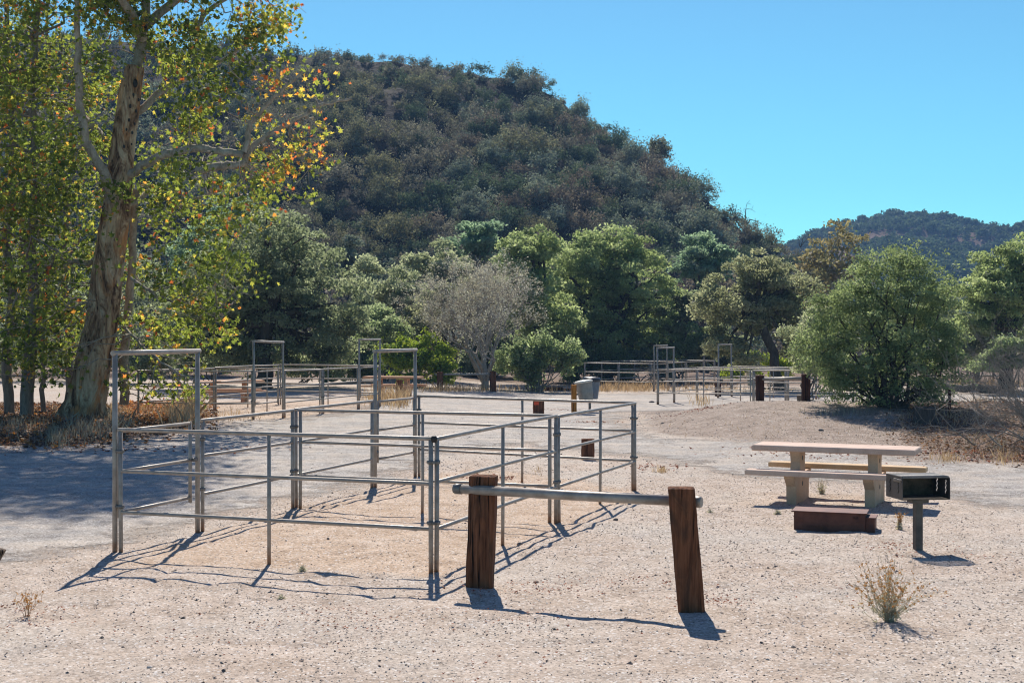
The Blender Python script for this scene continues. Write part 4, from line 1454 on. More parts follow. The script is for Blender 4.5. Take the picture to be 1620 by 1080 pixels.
# ------------------------------------------------------------------ timber posts and hitching rails
def timber_post(mb, base, top, w, d, rz, z0=-.25, bev=.026, rough=.0035):
    """squared, slightly leaning, worn timber as stacked rings"""
    base, top = Vector(base), Vector(top)
    n = 14
    P, Fc = [], []
    ax = (top - base).normalized()
    c, s = math.cos(rz), math.sin(rz)
    b = bev
    q8 = [(-w / 2 + b, -d / 2), (w / 2 - b, -d / 2), (w / 2, -d / 2 + b), (w / 2, d / 2 - b), (w / 2 - b, d / 2), (-w / 2 + b, d / 2), (-w / 2, d / 2 - b), (-w / 2, -d / 2 + b)]
    seeds = rng.uniform(0, 50, 8)
    for i in range(n + 2):
        t = min(i / n, 1.0)
        p = base + (top - base) * t if i else base + ax * z0
        ins = .0 if i <= n else .020
        for k, (x, y) in enumerate(q8):
            f = 1 - ins / (w / 2)
            j = rough * 2 * float(vn(np.array(seeds[k] + t * 5), np.array(k * 1.3), 81)) + rough * float(vn(np.array(seeds[k] + t * 17), np.array(k * 3.3), 82))
            x2, y2 = x * f * (1 + j / w * 2), y * f * (1 + j / d * 2)
            dz = (.008 if i > n else 0) + (.012 * float(vn(np.array(seeds[k]), np.array(k * 2.2), 83)) if i >= n else 0)
            P.append((p.x + x2 * c - y2 * s, p.y + x2 * s + y2 * c, p.z + dz))
    for i in range(n + 1):
        for k in range(8):
            k2 = (k + 1) % 8
            Fc.append((i * 8 + k, i * 8 + k2, i * 8 + 8 + k2, i * 8 + 8 + k))
    Fc.append(tuple(range(8))[::-1]); Fc.append(tuple((n + 1) * 8 + k for k in range(8)))
    mb.add(P, Fc)
    return mb


def pipe_with_caps(P0, P1, r, name, rt, ends=True, mat='galv'):
    o = MB().tube([tuple(P0), tuple((Vector(P0) + Vector(P1)) / 2 + Vector((0, 0, -.004))), tuple(P1)], r, 20).build(name, M[mat], rt)
    if ends:
        d = (Vector(P1) - Vector(P0)).normalized()
        for e, sg in ((P0, -1), (P1, 1)):
            q = d.to_track_quat('Z', 'Y').to_matrix().to_4x4() if sg > 0 else (-d).to_track_quat('Z', 'Y').to_matrix().to_4x4()
            MB().lathe([(r * 1.12, -.075), (r * 1.12, -.008), (r * .95, .008)], 20, Matrix.Translation(Vector(e)) @ q).build('end_cap', M['galv_rust'] if sg < 0 else M['galv'], o)
    return o


yl, yr = 12.87, 11.72
bl = Vector((-.31, yl, float(gz(-.31, yl)))); br = Vector((1.585, yr, float(gz(1.585, yr))))
rt = root('hitching_rail', (bl + br) / 2, 'near hitching rail, a steel pipe through two leaning redwood timber posts', 'hitching rail')
cc = (bl + br) / 2
tl = bl - cc + Vector((.035, .02, 1.07)); tr_ = br - cc + Vector((-.09, .02, 1.085))
timber_post(MB(), bl - cc, tl, .255, .20, R(-9)).build('post', M['timber'], rt)
o = timber_post(MB(), br - cc, tr_, .235, .20, R(-6)).build('post', M['timber'], rt)
zp = Vector(at(720, 772, 12.95)) - cc, Vector(at(1110, 795, 11.75)) - cc
pipe_with_caps((zp[0].x, 12.92 - cc.y, zp[0].z), (zp[1].x, 11.80 - cc.y, zp[1].z), .046, 'pipe', rt)
MB().box((tr_.x + .10, tr_.y - .06, tr_.z - .20), (.05, .03, .14), rz=R(-6), bev=.006).build('bracket', M['rubber'], o)

# timber leaning in at the left edge
q = at(0, 872, 10.9)
rt = root('leaning_timber', (q[0] - .42, 10.9, float(gz(q[0] - .42, 10.9))), 'weathered grey timber end poking in at the left edge', 'post')
timber_post(MB(), (0, 0, 0), (.355, .05, q[2] + .02), .16, .16, R(38)).build('beam', M['timber_grey'], rt)


def stub(px, py, h, w, label, Y=None, mat='timber', rz=.1, d=None, red=False, lean=(0, 0)):
    x, y, z = Gp(px, py) if Y is None else G(px, Y)
    rt = root('timber_stub', (x, y, z), label, 'bollard', 'brown timber stubs by the gravel road')
    timber_post(MB(), (0, 0, 0), (lean[0], lean[1], h), w, d or w * .8, rz).build('post', M[mat], rt)
    if red:
        MB().box((-w * .2, -(d or w * .8) / 2 - .006, h - .07), (w * .45, .012, .10), rz=rz).build('painted_patch', M['red'], rt)


stub(930, 726, .40, .255, 'short redwood stub standing behind the corner of the nearest corral', d=.15, rz=.08)
stub(852, 655, .43, .35, 'wide brown stub with a red painted patch left of the trash cans', red=True, d=.22)
stub(632, 633, .76, .24, 'tall thin brown stub before the orange-tan picnic table bench', rz=.05)
stub(1136, 614, .62, .25, 'brown stub seen between the right gate frames', Y=60, mat='timber_dark')
stub(1266, 636, .50, .22, 'pale brown stub between the rails right of the dark post', Y=50, mat='timber_grey')


def hitch(p1, p2, h, w, label, mat='timber_dark'):
    a, b = Vector(p1), Vector(p2)
    c = (a + b) / 2
    rt = root('hitching_rail', c, label, 'hitching rail')
    for q in (a, b):
        timber_post(MB(), q - c, q - c + Vector((0, 0, h)), w, w, .15).build('post', M[mat], rt)
    d = (b - a).normalized()
    pipe_with_caps(a - c + Vector((0, 0, h * .86)) - d * .2, b - c + Vector((0, 0, h * .86)) + d * .2, .048, 'pipe', rt, False)


hitch(G(1202, 40.2), G(1275, 39.2), .78, .22, 'hitching rail on two dark posts at the top of the mound')
hitch(Gp(696, 616), (Gp(696, 616)[0] + 2.4, Gp(696, 616)[1] + .6, Gp(696, 616)[2]), .80, .27, 'distant hitching rail half hidden by the bare grey tree', 'timber')

# ------------------------------------------------------------------ picnic tables
def picnic_table(loc, rz, label, top_m, leg_m, L=2.44, mats=None):
    rt = root('picnic_table', loc, label, 'picnic table', 'concrete picnic tables', rz)
    MB().box((0, 0, .755), (L, .74, .085), bev=.012).build('tabletop', M[top_m], rt)
    for s in (-1, 1):
        b = MB()
        b.box((0 if s < 0 else .04, s * .66, .43), (L, .26, .075), bev=.010)
        b.build('bench', M[top_m] if s < 0 or leg_m == top_m else M['conc_yellow'], rt)
    for s in (-1, 1):
        x = s * .56
        m = MB()
        prof = [(-.46, -.1), (.46, -.1), (.47, .22), (.62, .35), (.62, .388), (.20, .388), (.17, .55), (.22, .71), (-.22, .71), (-.17, .55), (-.20, .388), (-.62, .388), (-.62, .35), (-.47, .22)]
        th = .07
        n = len(prof)
        P = [(x - th, y, z) for y, z in prof] + [(x + th, y, z) for y, z in prof]
        Fc = [tuple(range(n))[::-1], tuple(range(n, 2 * n))] + [(i, (i + 1) % n, n + (i + 1) % n, n + i) for i in range(n)]
        m.add(P, Fc)
        lg = m.build('leg', M[leg_m], rt)
        m = MB()
        for yy, zz in ((0, .60), (0, .22)):
            m.lathe([(.036, -.073), (.036, .073)], 12, Matrix.Translation((x, yy, zz)) @ Matrix.Rotation(R(90), 4, 'Y'))
        m.build('bolt_hole', M['rubber'], lg)['kind'] = 'stuff'
    return rt


tx, ty = 4.90, 19.05
picnic_table((4.77, 19.55, float(gz(tx, ty)) + .03), R(-24), 'pinkish concrete picnic table with two benches behind the pedestal grill', 'conc_pink', 'conc_tan', 2.34)
x, y, z = Gp(622, 627)
picnic_table((x, y, z), R(-12), 'orange-tan picnic table beside the yellow-green bush', 'conc_orange', 'conc_orange', 2.3)
x, y, z = Gp(362, 637)
picnic_table((x, y, z), R(20), 'orange-tan picnic table with a round hole in its leg behind the farther left corral', 'conc_orange', 'conc_orange')

# ------------------------------------------------------------------ pedestal grill
gx, gy, gzz = Gp(1452, 868)
rt = root('pedestal_grill', (gx, gy, gzz), 'dark steel park grill on a square post beside the picnic table', 'grill', None, R(9))
MB().box((0, 0, .22), (.088, .088, .70), bev=.008).build('post', M['grill'], rt)
MB().box((0, 0, .555), (.20, .15, .05), bev=.006).build('mounting_plate', M['grill'], rt)
BW, BD, B0_, B1_ = .56, .42, .585, .845
fb = MB()
fb.box((0, 0, B0_ + .004), (BW, BD, .010))
fb.box((0, BD / 2 - .004, (B0_ + B1_) / 2), (BW, .008, B1_ - B0_))
box = fb.build('firebox', M['grill_in'], rt)
for s in (-1, 1):
    # side plate with two wavy adjustment slots and rounded upper front corner
    x = s * (BW / 2 + .004)
    outl = [(-BD / 2, 0), (BD / 2, 0), (BD / 2, .26), (-BD / 2 + .04, .26), (-BD / 2 + .01, .245), (-BD / 2, .215)]
    def slot(y0):
        zs = np.linspace(.06, .21, 13)
        off = [.013 * math.sin(i * math.pi / 2 * 1.0) for i in range(13)]
        return [(y0 + off[i] - .012, zs[i]) for i in range(13)] + [(y0 + off[i] + .012, zs[i]) for i in range(12, -1, -1)]
    import bmesh
    bm = bmesh.new()
    loops = [outl, slot(-.11), slot(.10)]
    edges = []
    for lp in loops:
        vs = [bm.verts.new((x - .003, a, B0_ + b)) for a, b in lp]
        edges += [bm.edges.new((vs[i], vs[(i + 1) % len(vs)])) for i in range(len(vs))]
    bmesh.ops.triangle_fill(bm, use_beauty=True, use_dissolve=False, edges=edges)
    ext = bmesh.ops.extrude_face_region(bm, geom=bm.faces[:])
    bmesh.ops.translate(bm, vec=(.006, 0, 0), verts=[e for e in ext['geom'] if isinstance(e, bmesh.types.BMVert)])
    bmesh.ops.recalc_face_normals(bm, faces=bm.faces[:])
    me = bpy.data.meshes.new('side_plate'); bm.to_mesh(me); bm.free()
    link('side_plate', me, M['grill'], box)
gr = MB()
gr.box((0, -BD / 2 + .012, .835), (BW - .01, .014, .014)); gr.box((0, BD / 2 - .03, .835), (BW - .01, .014, .014))
for i in range(30):
    gr.tube([(-BW / 2 + .02 + i * (BW - .04) / 29, -BD / 2 + .012, .842), (-BW / 2 + .02 + i * (BW - .04) / 29, BD / 2 - .03, .842)], .0066, 6)
gr.build('grate', M['galv_rust'], rt)
hd = MB()
co = [(-.30 - .0 + .0, -.10, .80)]
hp = [(-BW / 2 - .012, -.16 + t * .012 * 16 / 12, .805 + .012 * math.sin(t * 2.2)) for t in range(14)]
hd.tube([(-BW / 2 - .02 + .016 * math.cos(t * .9), -.20 + t * .0042, .800 + .016 * math.sin(t * .9)) for t in range(44)], .0042, 6)
hd.build('spring_handle', M['galv'], rt)

# ------------------------------------------------------------------ rusty steel box
bx_, by_, bz_ = Gp(1318, 838)
rt = root('fire_box', (bx_, by_ + .12, bz_), 'low rusty brown steel box on the ground before the picnic table', 'fire box', None, R(-19))
b = MB()
for s in (-1, 1):
    b.box((0, s * .19, .085), (.86, .012, .27)); b.box((s * .43, 0, .085), (.012, .368, .27))
b.build('walls', M['rust_box'], rt)
MB().box((-.005, 0, .228), (.92, .44, .016), bev=.004).build('lid', M['rust_box'], rt)
b = MB(); b.box((.49, .02, .055), (.11, .34, .23), bev=.004); b.box((.497, .02, .174), (.13, .37, .012), bev=.003)
b.build('end_box', M['rust_box'], rt)
b = MB(); b.tube([(.30, -.205, .19), (.30, -.215, .16), (.34, -.215, .16), (.34, -.205, .19)], .006, 6); b.build('handle', M['rust_box'], rt)

# ------------------------------------------------------------------ trash cans
px_, py_ = 908, 655
x, y, z = Gp(px_, py_)
rt = root('orange_post', (x, y, z), 'orange-brown square post holding the lighter trash can', 'post')
timber_post(MB(), (0, 0, 0), (0, 0, .97), .17, .15, .1).build('post', M['timber_orange'], rt)
MB().box((.10, 0, .66), (.10, .04, .05), bev=.005).build('bracket', M['galv_rust'], rt)


def can(loc, tilt, label, body, lidm, s=1.0, bag=False):
    rt = root('trash_can', loc, label, 'trash can', 'trash cans hung beside the orange post')
    Mt = Matrix.Rotation(tilt, 4, 'Y')
    prof = [(.225, 0), (.235, .02), (.262, .30), (.268, .32), (.266, .34), (.292, .66), (.305, .68), (.305, .70), (.29, .70)]
    m = MB(); m.lathe([(r * s, zz * s) for r, zz in prof], 28, Mt)
    bd = m.build('body', M[body], rt)
    if bag:
        m = MB(); m.lathe([(.313 * s, .60 * s), (.318 * s, .66 * s), (.316 * s, .71 * s), (.27 * s, .745 * s), (.05 * s, .765 * s)], 28, Mt)
        m.build('liner', M['bag'], rt)
    else:
        m = MB(); m.lathe([(.318 * s, .665 * s), (.322 * s, .70 * s), (.27 * s, .735 * s), (.10 * s, .75 * s), (.02 * s, .755 * s)], 28, Mt)
        l = m.build('lid', M[lidm], rt)
        m = MB(); m.tube([Mt @ Vector((-.05, 0, .752 * s)), Mt @ Vector((-.03, 0, .79 * s)), Mt @ Vector((.03, 0, .79 * s)), Mt @ Vector((.05, 0, .752 * s))], .008, 6); m.build('handle', M['galv_rust'], l)
    m = MB(); m.tube([Mt @ Vector(((-.30 - .11 * math.sin(t)) * s, 0, (.56 - .16 * math.cos(t)) * s)) for t in np.linspace(0, 3.1, 9)], .012, 6)
    m.build('side_handle', M['galv'], bd)


q = at(928, 640, y + .38)
can((q[0], y + .38, q[2] + .10), R(-9), 'light grey trash can with a pale lid tilted beside the orange post', 'bin_grey', 'lid', .98)
q = at(936, 632, y + 1.9)
can((q[0] - .02, y + 1.9, q[2] + .03), R(2), 'blue-grey trash can with a dark liner behind the lighter can', 'bin_blue', 'lid', 1.0, True)
q2 = G(933, y + 1.5)
rt = root('steel_post', q2, 'thin grey steel post under the two trash cans', 'post')
m = MB(); m.tube([(0, 0, -.2), (0, 0, .65)], .045, 10); m.box((0, 0, .62), (.3, .06, .05), bev=.004); m.build('post', M['galv_rust'], rt)
x, y, z = G(1190, 68)
can((x, y, z + .2), 0, 'small pale can beyond the rails of the mound corral', 'lid', 'lid', 1.0)

# stump, log, thin stake
x, y, z = Gp(1463, 668)
rt = root('tree_stump', (x, y, z), 'dark weathered tree stump at the foot of the round bush', 'stump')
m = MB()
n = 26
rings = [(-.1, .30), (.02, .29), (.10, .262), (.25, .25), (.36, .246), (.385, .236), (.372, .12), (.365, .02)]
P, Fc = [], []
for zz, rr_ in rings:
    for i in range(n):
        a = 2 * math.pi * i / n
        f = 1 + (.07 * math.sin(a * 7) * (1 if zz < .37 else .3)) + .10 * float(vn(np.array(a * 2), np.array(zz * 3), 91))
        P.append((rr_ * f * math.cos(a), rr_ * f * math.sin(a), zz + .02 * float(vn(np.array(a * 3), np.array(1.), 92))))
for k in range(len(rings) - 1):
    for i in range(n):
        j = (i + 1) % n
        Fc.append((k * n + i, k * n + j, k * n + n + j, k * n + n + i))
Fc.append(tuple((len(rings) - 1) * n + i for i in range(n)))
m.add(P, Fc, smooth=True)
m.build('stump', barkmat('charred_stump', (.05, .042, .038), (.17, .14, .12), (6, 6, 1.2), 4, .03), rt)
x, y, z = Gp(1535, 622)
rt = root('fallen_log', (x, y, z), 'grey fallen log beyond the round bush on the far side of the road', 'log')
P, rr_ = limb((-1.3, 0, .35), (1.3, .3, .15), .17, .20, 9, .02)
v, q, tt = join_np([(*tube_np(P, rr_, 12),), (*tube_np(*limb((.2, 0, .3), (-.1, -.4, .9), .06, .02, 6, .06), 6),)])
link('log', npmesh('log', v, q, tt, smooth=True), M['bark_grey'], rt)
x, y, z = Gp(873, 618)
rt = root('brown_log', (x, y, z), 'flat reddish brown timber lying under the green bush', 'log')
m = MB(); m.box((0, 0, .10), (1.1, .2, .18), rz=.1, bev=.02); m.box((.9, .1, .06), (.9, .14, .1), rz=-.1, bev=.02)
m.build('timbers', M['timber'], rt)
x, y, z = Gp(1502, 658)
rt = root('thin_stake', (x, y, z), 'thin dark stake right of the tree stump', 'stake')
MB().box((0, 0, .22), (.07, .05, .95), bev=.008).build('stake', M['timber_dark'], rt)

# ------------------------------------------------------------------ prickly pears
for px, py, k_, lb in [(232, 606, 26, 'prickly pear clump glimpsed left through the nearest gate frame'), (275, 604, 26, 'prickly pear clump under the dark brushy bush'),
                       (505, 606, 22, 'prickly pear clump behind the side rails of the farther left corral'), (545, 604, 20, 'prickly pear clump left of the rear gate frame')]:
    x, y, z = Gp(px, py)
    rt = root('prickly_pear', (x, y, z), lb, 'cactus', 'prickly pears at the foot of the oaks')
    parts = []
    heads = [(np.array([rng.normal() * .5, rng.normal() * .4, .1]), np.array([rng.normal() * .3, 0, 1.])) for _ in range(6)]
    for _ in range(k_):
        p, d = heads[rng.integers(len(heads))]
        d = d + rng.normal(size=3) * .4; d[2] = abs(d[2]) + .2; d /= np.linalg.norm(d)
        c = p + d * .15
        nrm = rng.normal(size=3); s_ = np.cross(d, nrm); s_ /= np.linalg.norm(s_); t_ = np.cross(d, s_)
        V, n = [], 12
        for r_, h_ in ((.3, -1.0), (.8, -.5), (1.0, 0.1), (.85, .6), (.35, 1.0)):
            for i in range(n):
                a = 2 * math.pi * i / n
                V.append(c + d * h_ * .19 + s_ * math.cos(a) * r_ * .13 + t_ * math.sin(a) * r_ * .035)
        i = np.arange(n); j = (i + 1) % n
        q = np.concatenate([np.stack([a * n + i, a * n + j, (a + 1) * n + j, (a + 1) * n + i], 1) for a in range(4)])
        parts.append((np.array(V), q, rng.random()))
        heads.append((c + d * .13, d))
    v, q, tt = join_np(parts)
    link('pads', npmesh('pads', v, q, tt, smooth=True), M['cactus'], rt)

# ------------------------------------------------------------------ small plants near the camera
def wiry_weed(px, py, n, h, label, spread=.35, heads=True, leafy=True, cat='plant', name='wiry_weed', r0=.0025):
    x, y, z = Gp(px, py)
    rt = root(name, (x, y, z), label, cat)
    paths, hc, lc = [], [], []
    for _ in range(n):
        a = rng.uniform(0, 6.28); sp = abs(rng.normal()) * spread
        e = np.array([math.cos(a) * sp, math.sin(a) * sp, 1.0]); e = e / np.linalg.norm(e) * h * rng.uniform(.55, 1.05)
        P, rr = limb((rng.normal() * .02, rng.normal() * .02, -.01), e, r0, r0 * .45, 7, .05, .03)
        paths.append((P, rr))
        for t in rng.uniform(.45, 1, 9 if heads else 0):
            p = P[int(t * 6)] + rng.normal(size=3) * .006
            hc.append(p)
        for t in rng.uniform(.05, .55, 16 if leafy else 0):
            lc.append(P[int(t * 6)] + rng.normal(size=3) * .010)
        if rng.random() < .6:
            k = rng.integers(2, 5)
            P2, r2 = limb(P[k], P[k] + (P[-1] - P[k]) * .6 + rng.normal(size=3) * .04, r0 * .6, r0 * .35, 5, .05)
            paths.append((P2, r2))
            if heads: hc += [P2[-1], P2[-2]]
    link('stems', paths_mesh('stems', paths, 4, 4), M['weed'] if leafy else M['dry_grass'], rt)
    if hc:
        hc = np.repeat(np.array(hc), 4, 0) + rng.normal(size=(len(hc) * 4, 3)) * .004
        v, q, tt = leaves(hc, .0075, rng.random(len(hc)), .2)
        link('seed_heads', npmesh('seed_heads', v, q, tt), M['seed'], rt)['kind'] = 'stuff'
    if lc:
        lc = np.array(lc)
        v, q, tt = leaves(lc, .018, rng.random(len(lc)), .8, DIA * np.array([.5, 1.2]))
        link('leaves', npmesh('leaves', v, q, tt), M['weed'], rt)


wiry_weed(1408, 983, 75, .60, 'dry wiry weed with rusty seed heads alone on the gravel in front of the grill', .85)
wiry_weed(1300, 782, 26, .30, 'spindly grey-green weed growing under the picnic table', .6, False, cat='plant')
wiry_weed(1423, 836, 14, .26, 'tiny weed with an orange tuft between the rusty box and the grill post', .4)
wiry_weed(44, 975, 12, .30, 'thin orange dry sprig at the lower left on the gravel', .5, True, False)
wiry_weed(479, 902, 12, .07, 'tiny pale seedling on the sand in front of the front panel', .9, False)
wiry_weed(1229, 812, 12, .08, 'tiny green tuft left of the rusty steel box', .9, False)
wiry_weed(1124, 812, 10, .09, 'tiny green tuft right of the hitching rail pipe end', .9, False)
wiry_weed(1256, 806, 9, .06, 'smallest green tuft close to the rusty steel box', .9, False)
wiry_weed(446, 946, 8, .05, 'tiny dry sprout on the gravel below the corral shadows', .9, False)


# ------------------------------------------------------------------ grass
def blades(spots, mat, name, label, h=.35, wd=.006, lean=.45):
    V, T = [], []
    for (px, py, sx, sy, n, hh) in spots:
        ppx = rng.normal(px, sx, n)
        ppy = np.maximum(rng.normal(py, sy, n), 604)
        Y = EYE * F / (ppy - HZ)
        # follow the mound
        for _ in range(6):
            Y = .5 * Y + .5 * (EYE - gz((ppx - 810) / F * Y, Y)) * F / (ppy - HZ)
        X = (ppx - 810) / F * Y
        Z = gz(X, Y)
        a = rng.uniform(0, 6.28, n); ln = np.abs(rng.normal(0, lean, n))
        H_ = hh * rng.uniform(.4, 1.15, n)
        dx_, dy_ = np.cos(a) * ln * H_, np.sin(a) * ln * H_
        b = rng.uniform(0, 6.28, n); wv = np.stack([np.cos(b), np.sin(b), 0 * b], 1) * (wd * (.55 + Y / 55))[:, None]
        p0 = np.stack([X, Y, Z - .02], 1)
        p1 = p0 + np.stack([dx_ * .35, dy_ * .35, H_ * .55], 1)
        p2 = p0 + np.stack([dx_, dy_, H_], 1)
        V.append(np.stack([p0 - wv, p0 + wv, p1 + wv * .8, p2, p1 - wv * .8], 1).reshape(-1, 3))
        T.append(np.repeat(np.clip(rng.random(n), 0, 1), 5))
    V = np.concatenate(V)
    Q = np.arange(len(V)).reshape(-1, 5)
    tag(link(name, npmesh(name, V, Q, np.concatenate(T)), M[mat]), label, kind='stuff')


blades([(285, 664, 14, 8, 500, .6), (305, 657, 8, 5, 350, .8), (230, 658, 20, 7, 260, .35), (175, 662, 10, 6, 200, .5), (630, 640, 10, 4, 260, .75), (600, 636, 14, 4, 300, .6), (370, 660, 22, 5, 120, .25),
        (975, 617, 26, 1.5, 400, .5), (1015, 617, 26, 1.5, 350, .5), (940, 618, 16, 1.2, 120, .4), (1085, 616, 60, 1.5, 240, .4), (1180, 618, 50, 1.5, 160, .35), (700, 619, 30, 1.2, 300, .45), (830, 618, 60, 1.4, 400, .35), (740, 618, 30, 1.2, 200, .3),
        (1047, 745, 5, 2, 60, .13), (1110, 640, 10, 3, 60, .6), (1500, 728, 12, 3, 80, .24), (1592, 728, 20, 5, 80, .26), (1560, 640, 26, 4, 200, .35), (1560, 612, 40, 2, 500, .6), (1500, 660, 50, 8, 260, .25), (770, 752, 8, 2, 25, .07), (850, 745, 4, 2, 25, .10),
        (1240, 672, 120, 14, 300, .07), (45, 665, 40, 14, 260, .3)], 'dry_grass', 'dry_grass', 'tan dry grass tufts along the road edges')
blades([(150, 680, 26, 7, 380, .32), (110, 662, 14, 8, 220, .40), (195, 672, 12, 7, 150, .32), (88, 700, 8, 5, 260, .35), (130, 690, 30, 7, 500, .35), (20, 680, 26, 8, 300, .3), (1440, 678, 50, 7, 300, .10), (1570, 700, 40, 10, 300, .16), (1330, 655, 30, 3, 120, .2)],
       'grey_grass', 'grey_grass', 'grey dead grass around the huge trunk and below the round bush')


# ------------------------------------------------------------------ stones, twigs and dead leaves on the ground
def scatter_px(n, x0, x1, y0, y1, p=1.0):
    """even over the ground area between two rows"""
    Y0, Y1 = EYE * F / (y1 - HZ), EYE * F / (y0 - HZ)
    Y = np.sqrt(rng.uniform(Y0 ** 2, Y1 ** 2, n)) if p == 1.0 else Y0 + (Y1 - Y0) * rng.random(n) ** p
    X = (rng.uniform(x0, x1, n) - 810) / F * Y
    return X, Y


def stones(X, Y, size, tint, name, label, flat=.6):
    n = len(X)
    oct_ = np.array([(1, 0, 0), (0, 1, 0), (-1, 0, 0), (0, -1, 0), (0, 0, 1), (0, 0, -.6)], float)
    tri = np.array([(0, 1, 4), (1, 2, 4), (2, 3, 4), (3, 0, 4), (1, 0, 5), (2, 1, 5), (3, 2, 5), (0, 3, 5)])
    Vt = oct_[None] * rng.uniform(.55, 1.25, (n, 6, 1)) + rng.normal(size=(n, 6, 3)) * .18
    Vt[:, :, 2] *= flat
    a = rng.uniform(0, 6.28, n); c, s = np.cos(a)[:, None], np.sin(a)[:, None]
    x, y = Vt[:, :, 0] * c - Vt[:, :, 1] * s, Vt[:, :, 0] * s + Vt[:, :, 1] * c
    S = size[:, None]
    Z = gzf(X, Y)
    P = np.stack([x * S + X[:, None], y * S + Y[:, None], Vt[:, :, 2] * S + Z[:, None] + .25 * S * flat], -1)
    T = (tri[None] + (np.arange(n) * 6)[:, None, None]).reshape(-1, 3)
    tag(link(name, npmesh(name, P.reshape(-1, 3), T, np.repeat(tint, 6)), M['stone']), label, kind='stuff')


X, Y = scatter_px(80000, -60, 1680, 740, 1090)
dens = vn(X / 1.1, Y / 1.1, 95) + .5 * vn(X / .35, Y / .35, 96) + .5
insand = sdist(X, Y, SAND) > .1
keep = (rng.random(len(X)) < np.clip(.25 + dens * 1.0, .06, 1)) & ~(insand & (rng.random(len(X)) < .70))
X, Y = X[keep], Y[keep]
sz = .0035 + .009 * rng.random(len(X)) ** 2.5 + (rng.random(len(X)) < .010) * rng.uniform(.006, .016, len(X))
tn = np.where(rng.random(len(X)) < .42, rng.uniform(0, .4, len(X)), rng.uniform(.4, 1, len(X)))
stones(X, Y, sz, tn, 'gravel', 'small dark and pale stones strewn over the near ground')
X, Y = scatter_px(26000, -60, 1680, 640, 745)
sz = .008 + .014 * rng.random(len(X)) ** 2
stones(X, Y, sz, rng.random(len(X)), 'gravel', 'coarser grit on the mound and the gravel road')
# white chips in the gravel
X, Y = scatter_px(2200, -60, 1680, 880, 1090)
keep = rng.random(len(X)) < np.clip(.5 + vn(X / .8, Y / .8, 97), 0, 1)
X, Y = X[keep], Y[keep]
stones(X, Y, .004 + .012 * rng.random(len(X)) ** 2, rng.uniform(.85, 1, len(X)), 'pale_gravel', 'flat pale chips of bark and stone in the near gravel', .25)
# single stones one can point at
for i, (px, py, s_, lb) in enumerate([(1271, 960, .0, ''), (822, 860, .035, 'brown stone beside the shadow inside the nearest corral'), (848, 919, .030, 'round tan stone behind the left timber post'),
                                      (974, 823, .035, 'dark stone on the sand under the hitching rail pipe'), (1031, 637, .12, 'rounded stone at the left end of the mound corral'),
                                      (1048, 669, .06, 'dark stone on the mound slope left of the red leaves'), (1299, 681, .07, 'dark stone on the mound slope above the picnic table'),
                                      (237, 1057, .022, 'cream coloured chip on the gravel at the lower left')]):
    if not s_: continue
    x, y, z = Gp(px, py)
    m = MB()
    prof = [(.5, -.3), (.9, -.05), (1.0, .25), (.75, .55), (.3, .7)]
    m.lathe([(r_ * s_, z_ * s_) for r_, z_ in prof], 9)
    m.v = [tuple(Vector(p) * (1 + .25 * float(vn(np.array(p[0] / s_ * 1.7 + i * 9), np.array(p[1] / s_ * 1.7 + p[2] / s_), 99)))) for p in m.v]
    m.sm = [False] * len(m.sm)
    m.t = [.97 if 'cream' in lb else (.5 if 'tan' in lb or 'brown' in lb else .12)] * len(m.t)
    o = m.build('stone', M['stone'])
    o.location = (x, y, float(gzf(x, y)))
    tag(o, lb, 'stone')


def litter(n, X, Y, size, mat, name, label, warm=(0, 1), lift=.02):
    Z = gzf(X, Y) + rng.random(len(X)) * lift + .006
    C = np.stack([X, Y, Z], 1)
    t = rng.uniform(warm[0], warm[1], len(X))
    v, q, tt = leaves(C, size, t, 2.2, STAR, curl=.9)
    tag(link(name, npmesh(name, v, q, tt), M[mat]), label, kind='stuff')


# on the bank below the sycamores
X, Y = scatter_px(15000, -420, 345, 640, 712)
k = sdist(X, Y, DUFF) + rng.normal(size=len(X)) * .9 > 0
litter(0, X[k], Y[k], .10, 'litter', 'fallen_leaves', 'brown and orange dead leaves on the bank under the sycamores', (0, .85), .10)
X, Y = scatter_px(2600, 195, 300, 638, 682)
litter(0, X, Y, .11, 'litter', 'fallen_leaves', 'bright orange leaves heaped right of the huge trunk', (.55, .95), .12)
X, Y = scatter_px(5200, 1400, 1720, 662, 742)
k = sdist(X, Y, DUFF2) + rng.normal(size=len(X)) * .7 > 0
litter(0, X[k], Y[k], .055, 'litter', 'fallen_leaves', 'dark dead leaves in the shade below the round bush', (0, .6), .05)
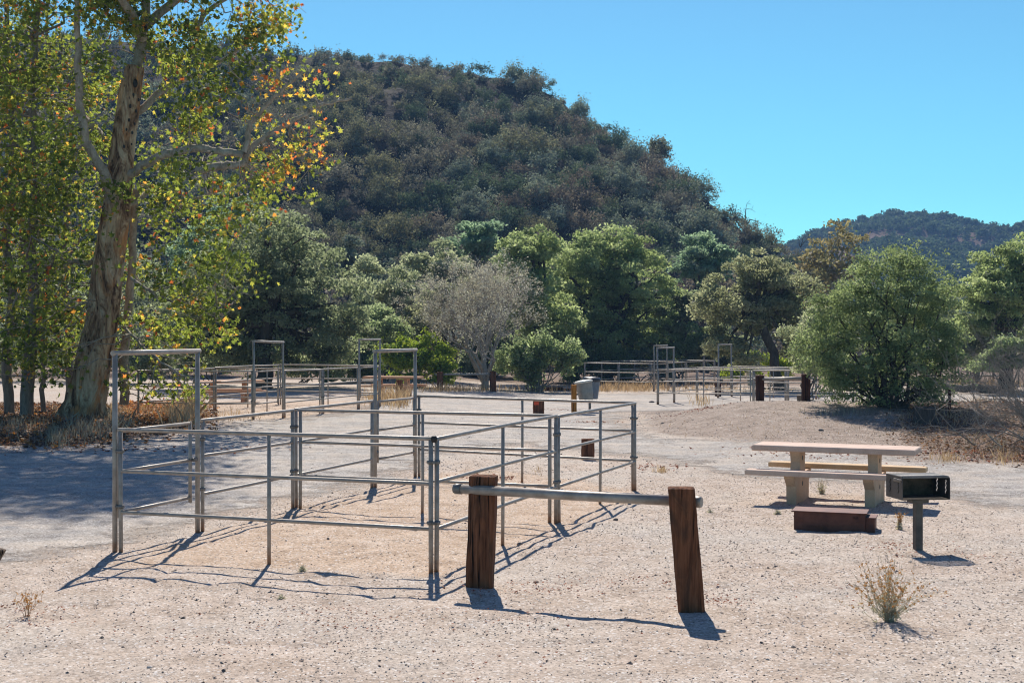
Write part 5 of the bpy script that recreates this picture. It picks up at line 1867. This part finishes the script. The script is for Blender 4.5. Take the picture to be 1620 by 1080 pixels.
# loose drifts here and there
cl = [(1130, 945, .22, 60), (780, 935, .35, 70), (900, 928, .5, 90), (1060, 922, .25, 40), (1425, 862, .28, 90), (1500, 878, .35, 60), (880, 648, .5, 30), (935, 668, .45, 60), (1090, 652, .5, 40), (1290, 715, 1.2, 90), (1370, 722, 1.2, 80),
      (1500, 716, .5, 60), (1590, 726, .7, 90), (1140, 955, .15, 40), (30, 965, .3, 60), (20, 990, .4, 70), (540, 990, .35, 60), (520, 965, .3, 40), (780, 980, .4, 40), (350, 1010, .6, 40), (800, 1060, .8, 40), (1380, 940, .5, 40), (1040, 740, .5, 40), (770, 757, .4, 50), (300, 712, 1.0, 60), (60, 712, 1.2, 60)]
X, Y = [], []
for px, py, s_, n in cl:
    x, y, z = Gp(px, py)
    X.append(rng.normal(x, s_, n)); Y.append(rng.normal(y, s_ * .6, n))
X, Y = np.concatenate(X), np.concatenate(Y)
k = Y < 17
litter(0, X[k], Y[k], .020, 'litter_red', 'fallen_leaves', 'scraps of reddish dead leaf in loose drifts on the near gravel')
litter(0, X[~k], Y[~k], .055, 'litter_red', 'fallen_leaves', 'scraps of reddish dead leaf in loose drifts beyond the corral')
# twigs
X, Y = scatter_px(420, -40, 1660, 800, 1085)
parts = []
for x, y in zip(X, Y):
    a = rng.uniform(0, 6.28); L_ = rng.uniform(.02, .09)
    z = float(gzf(x, y)) + .004
    P = np.array([(x, y, z), (x + math.cos(a) * L_ * .5, y + math.sin(a) * L_ * .5, z + .006), (x + math.cos(a + .3) * L_, y + math.sin(a + .3) * L_, z)])
    parts.append((*tube_np(P, .0018, 4), rng.random()))
v, q, tt = join_np(parts)
tag(link('twig_litter', npmesh('twig_litter', v, q, tt), M['bark_twig']), 'short dry twigs lying on the near gravel', kind='stuff')

# ------------------------------------------------------------------ air between the camp and the hills
hz_m, nt, out = newmat('haze_air')
pv = nt.nodes.new("ShaderNodeVolumePrincipled")
pv.inputs['Color'].default_value = (.30, .55, 1.0, 1)
pv.inputs['Density'].default_value = .00035
pv.inputs['Anisotropy'].default_value = .1
nt.links.new(pv.outputs[0], out.inputs['Volume'])
m = MB(); m.box((0, 380, 58), (2200, 1300, 125))
tag(m.build('haze', hz_m), 'thin blue haze between the camp and the hills', kind='stuff')
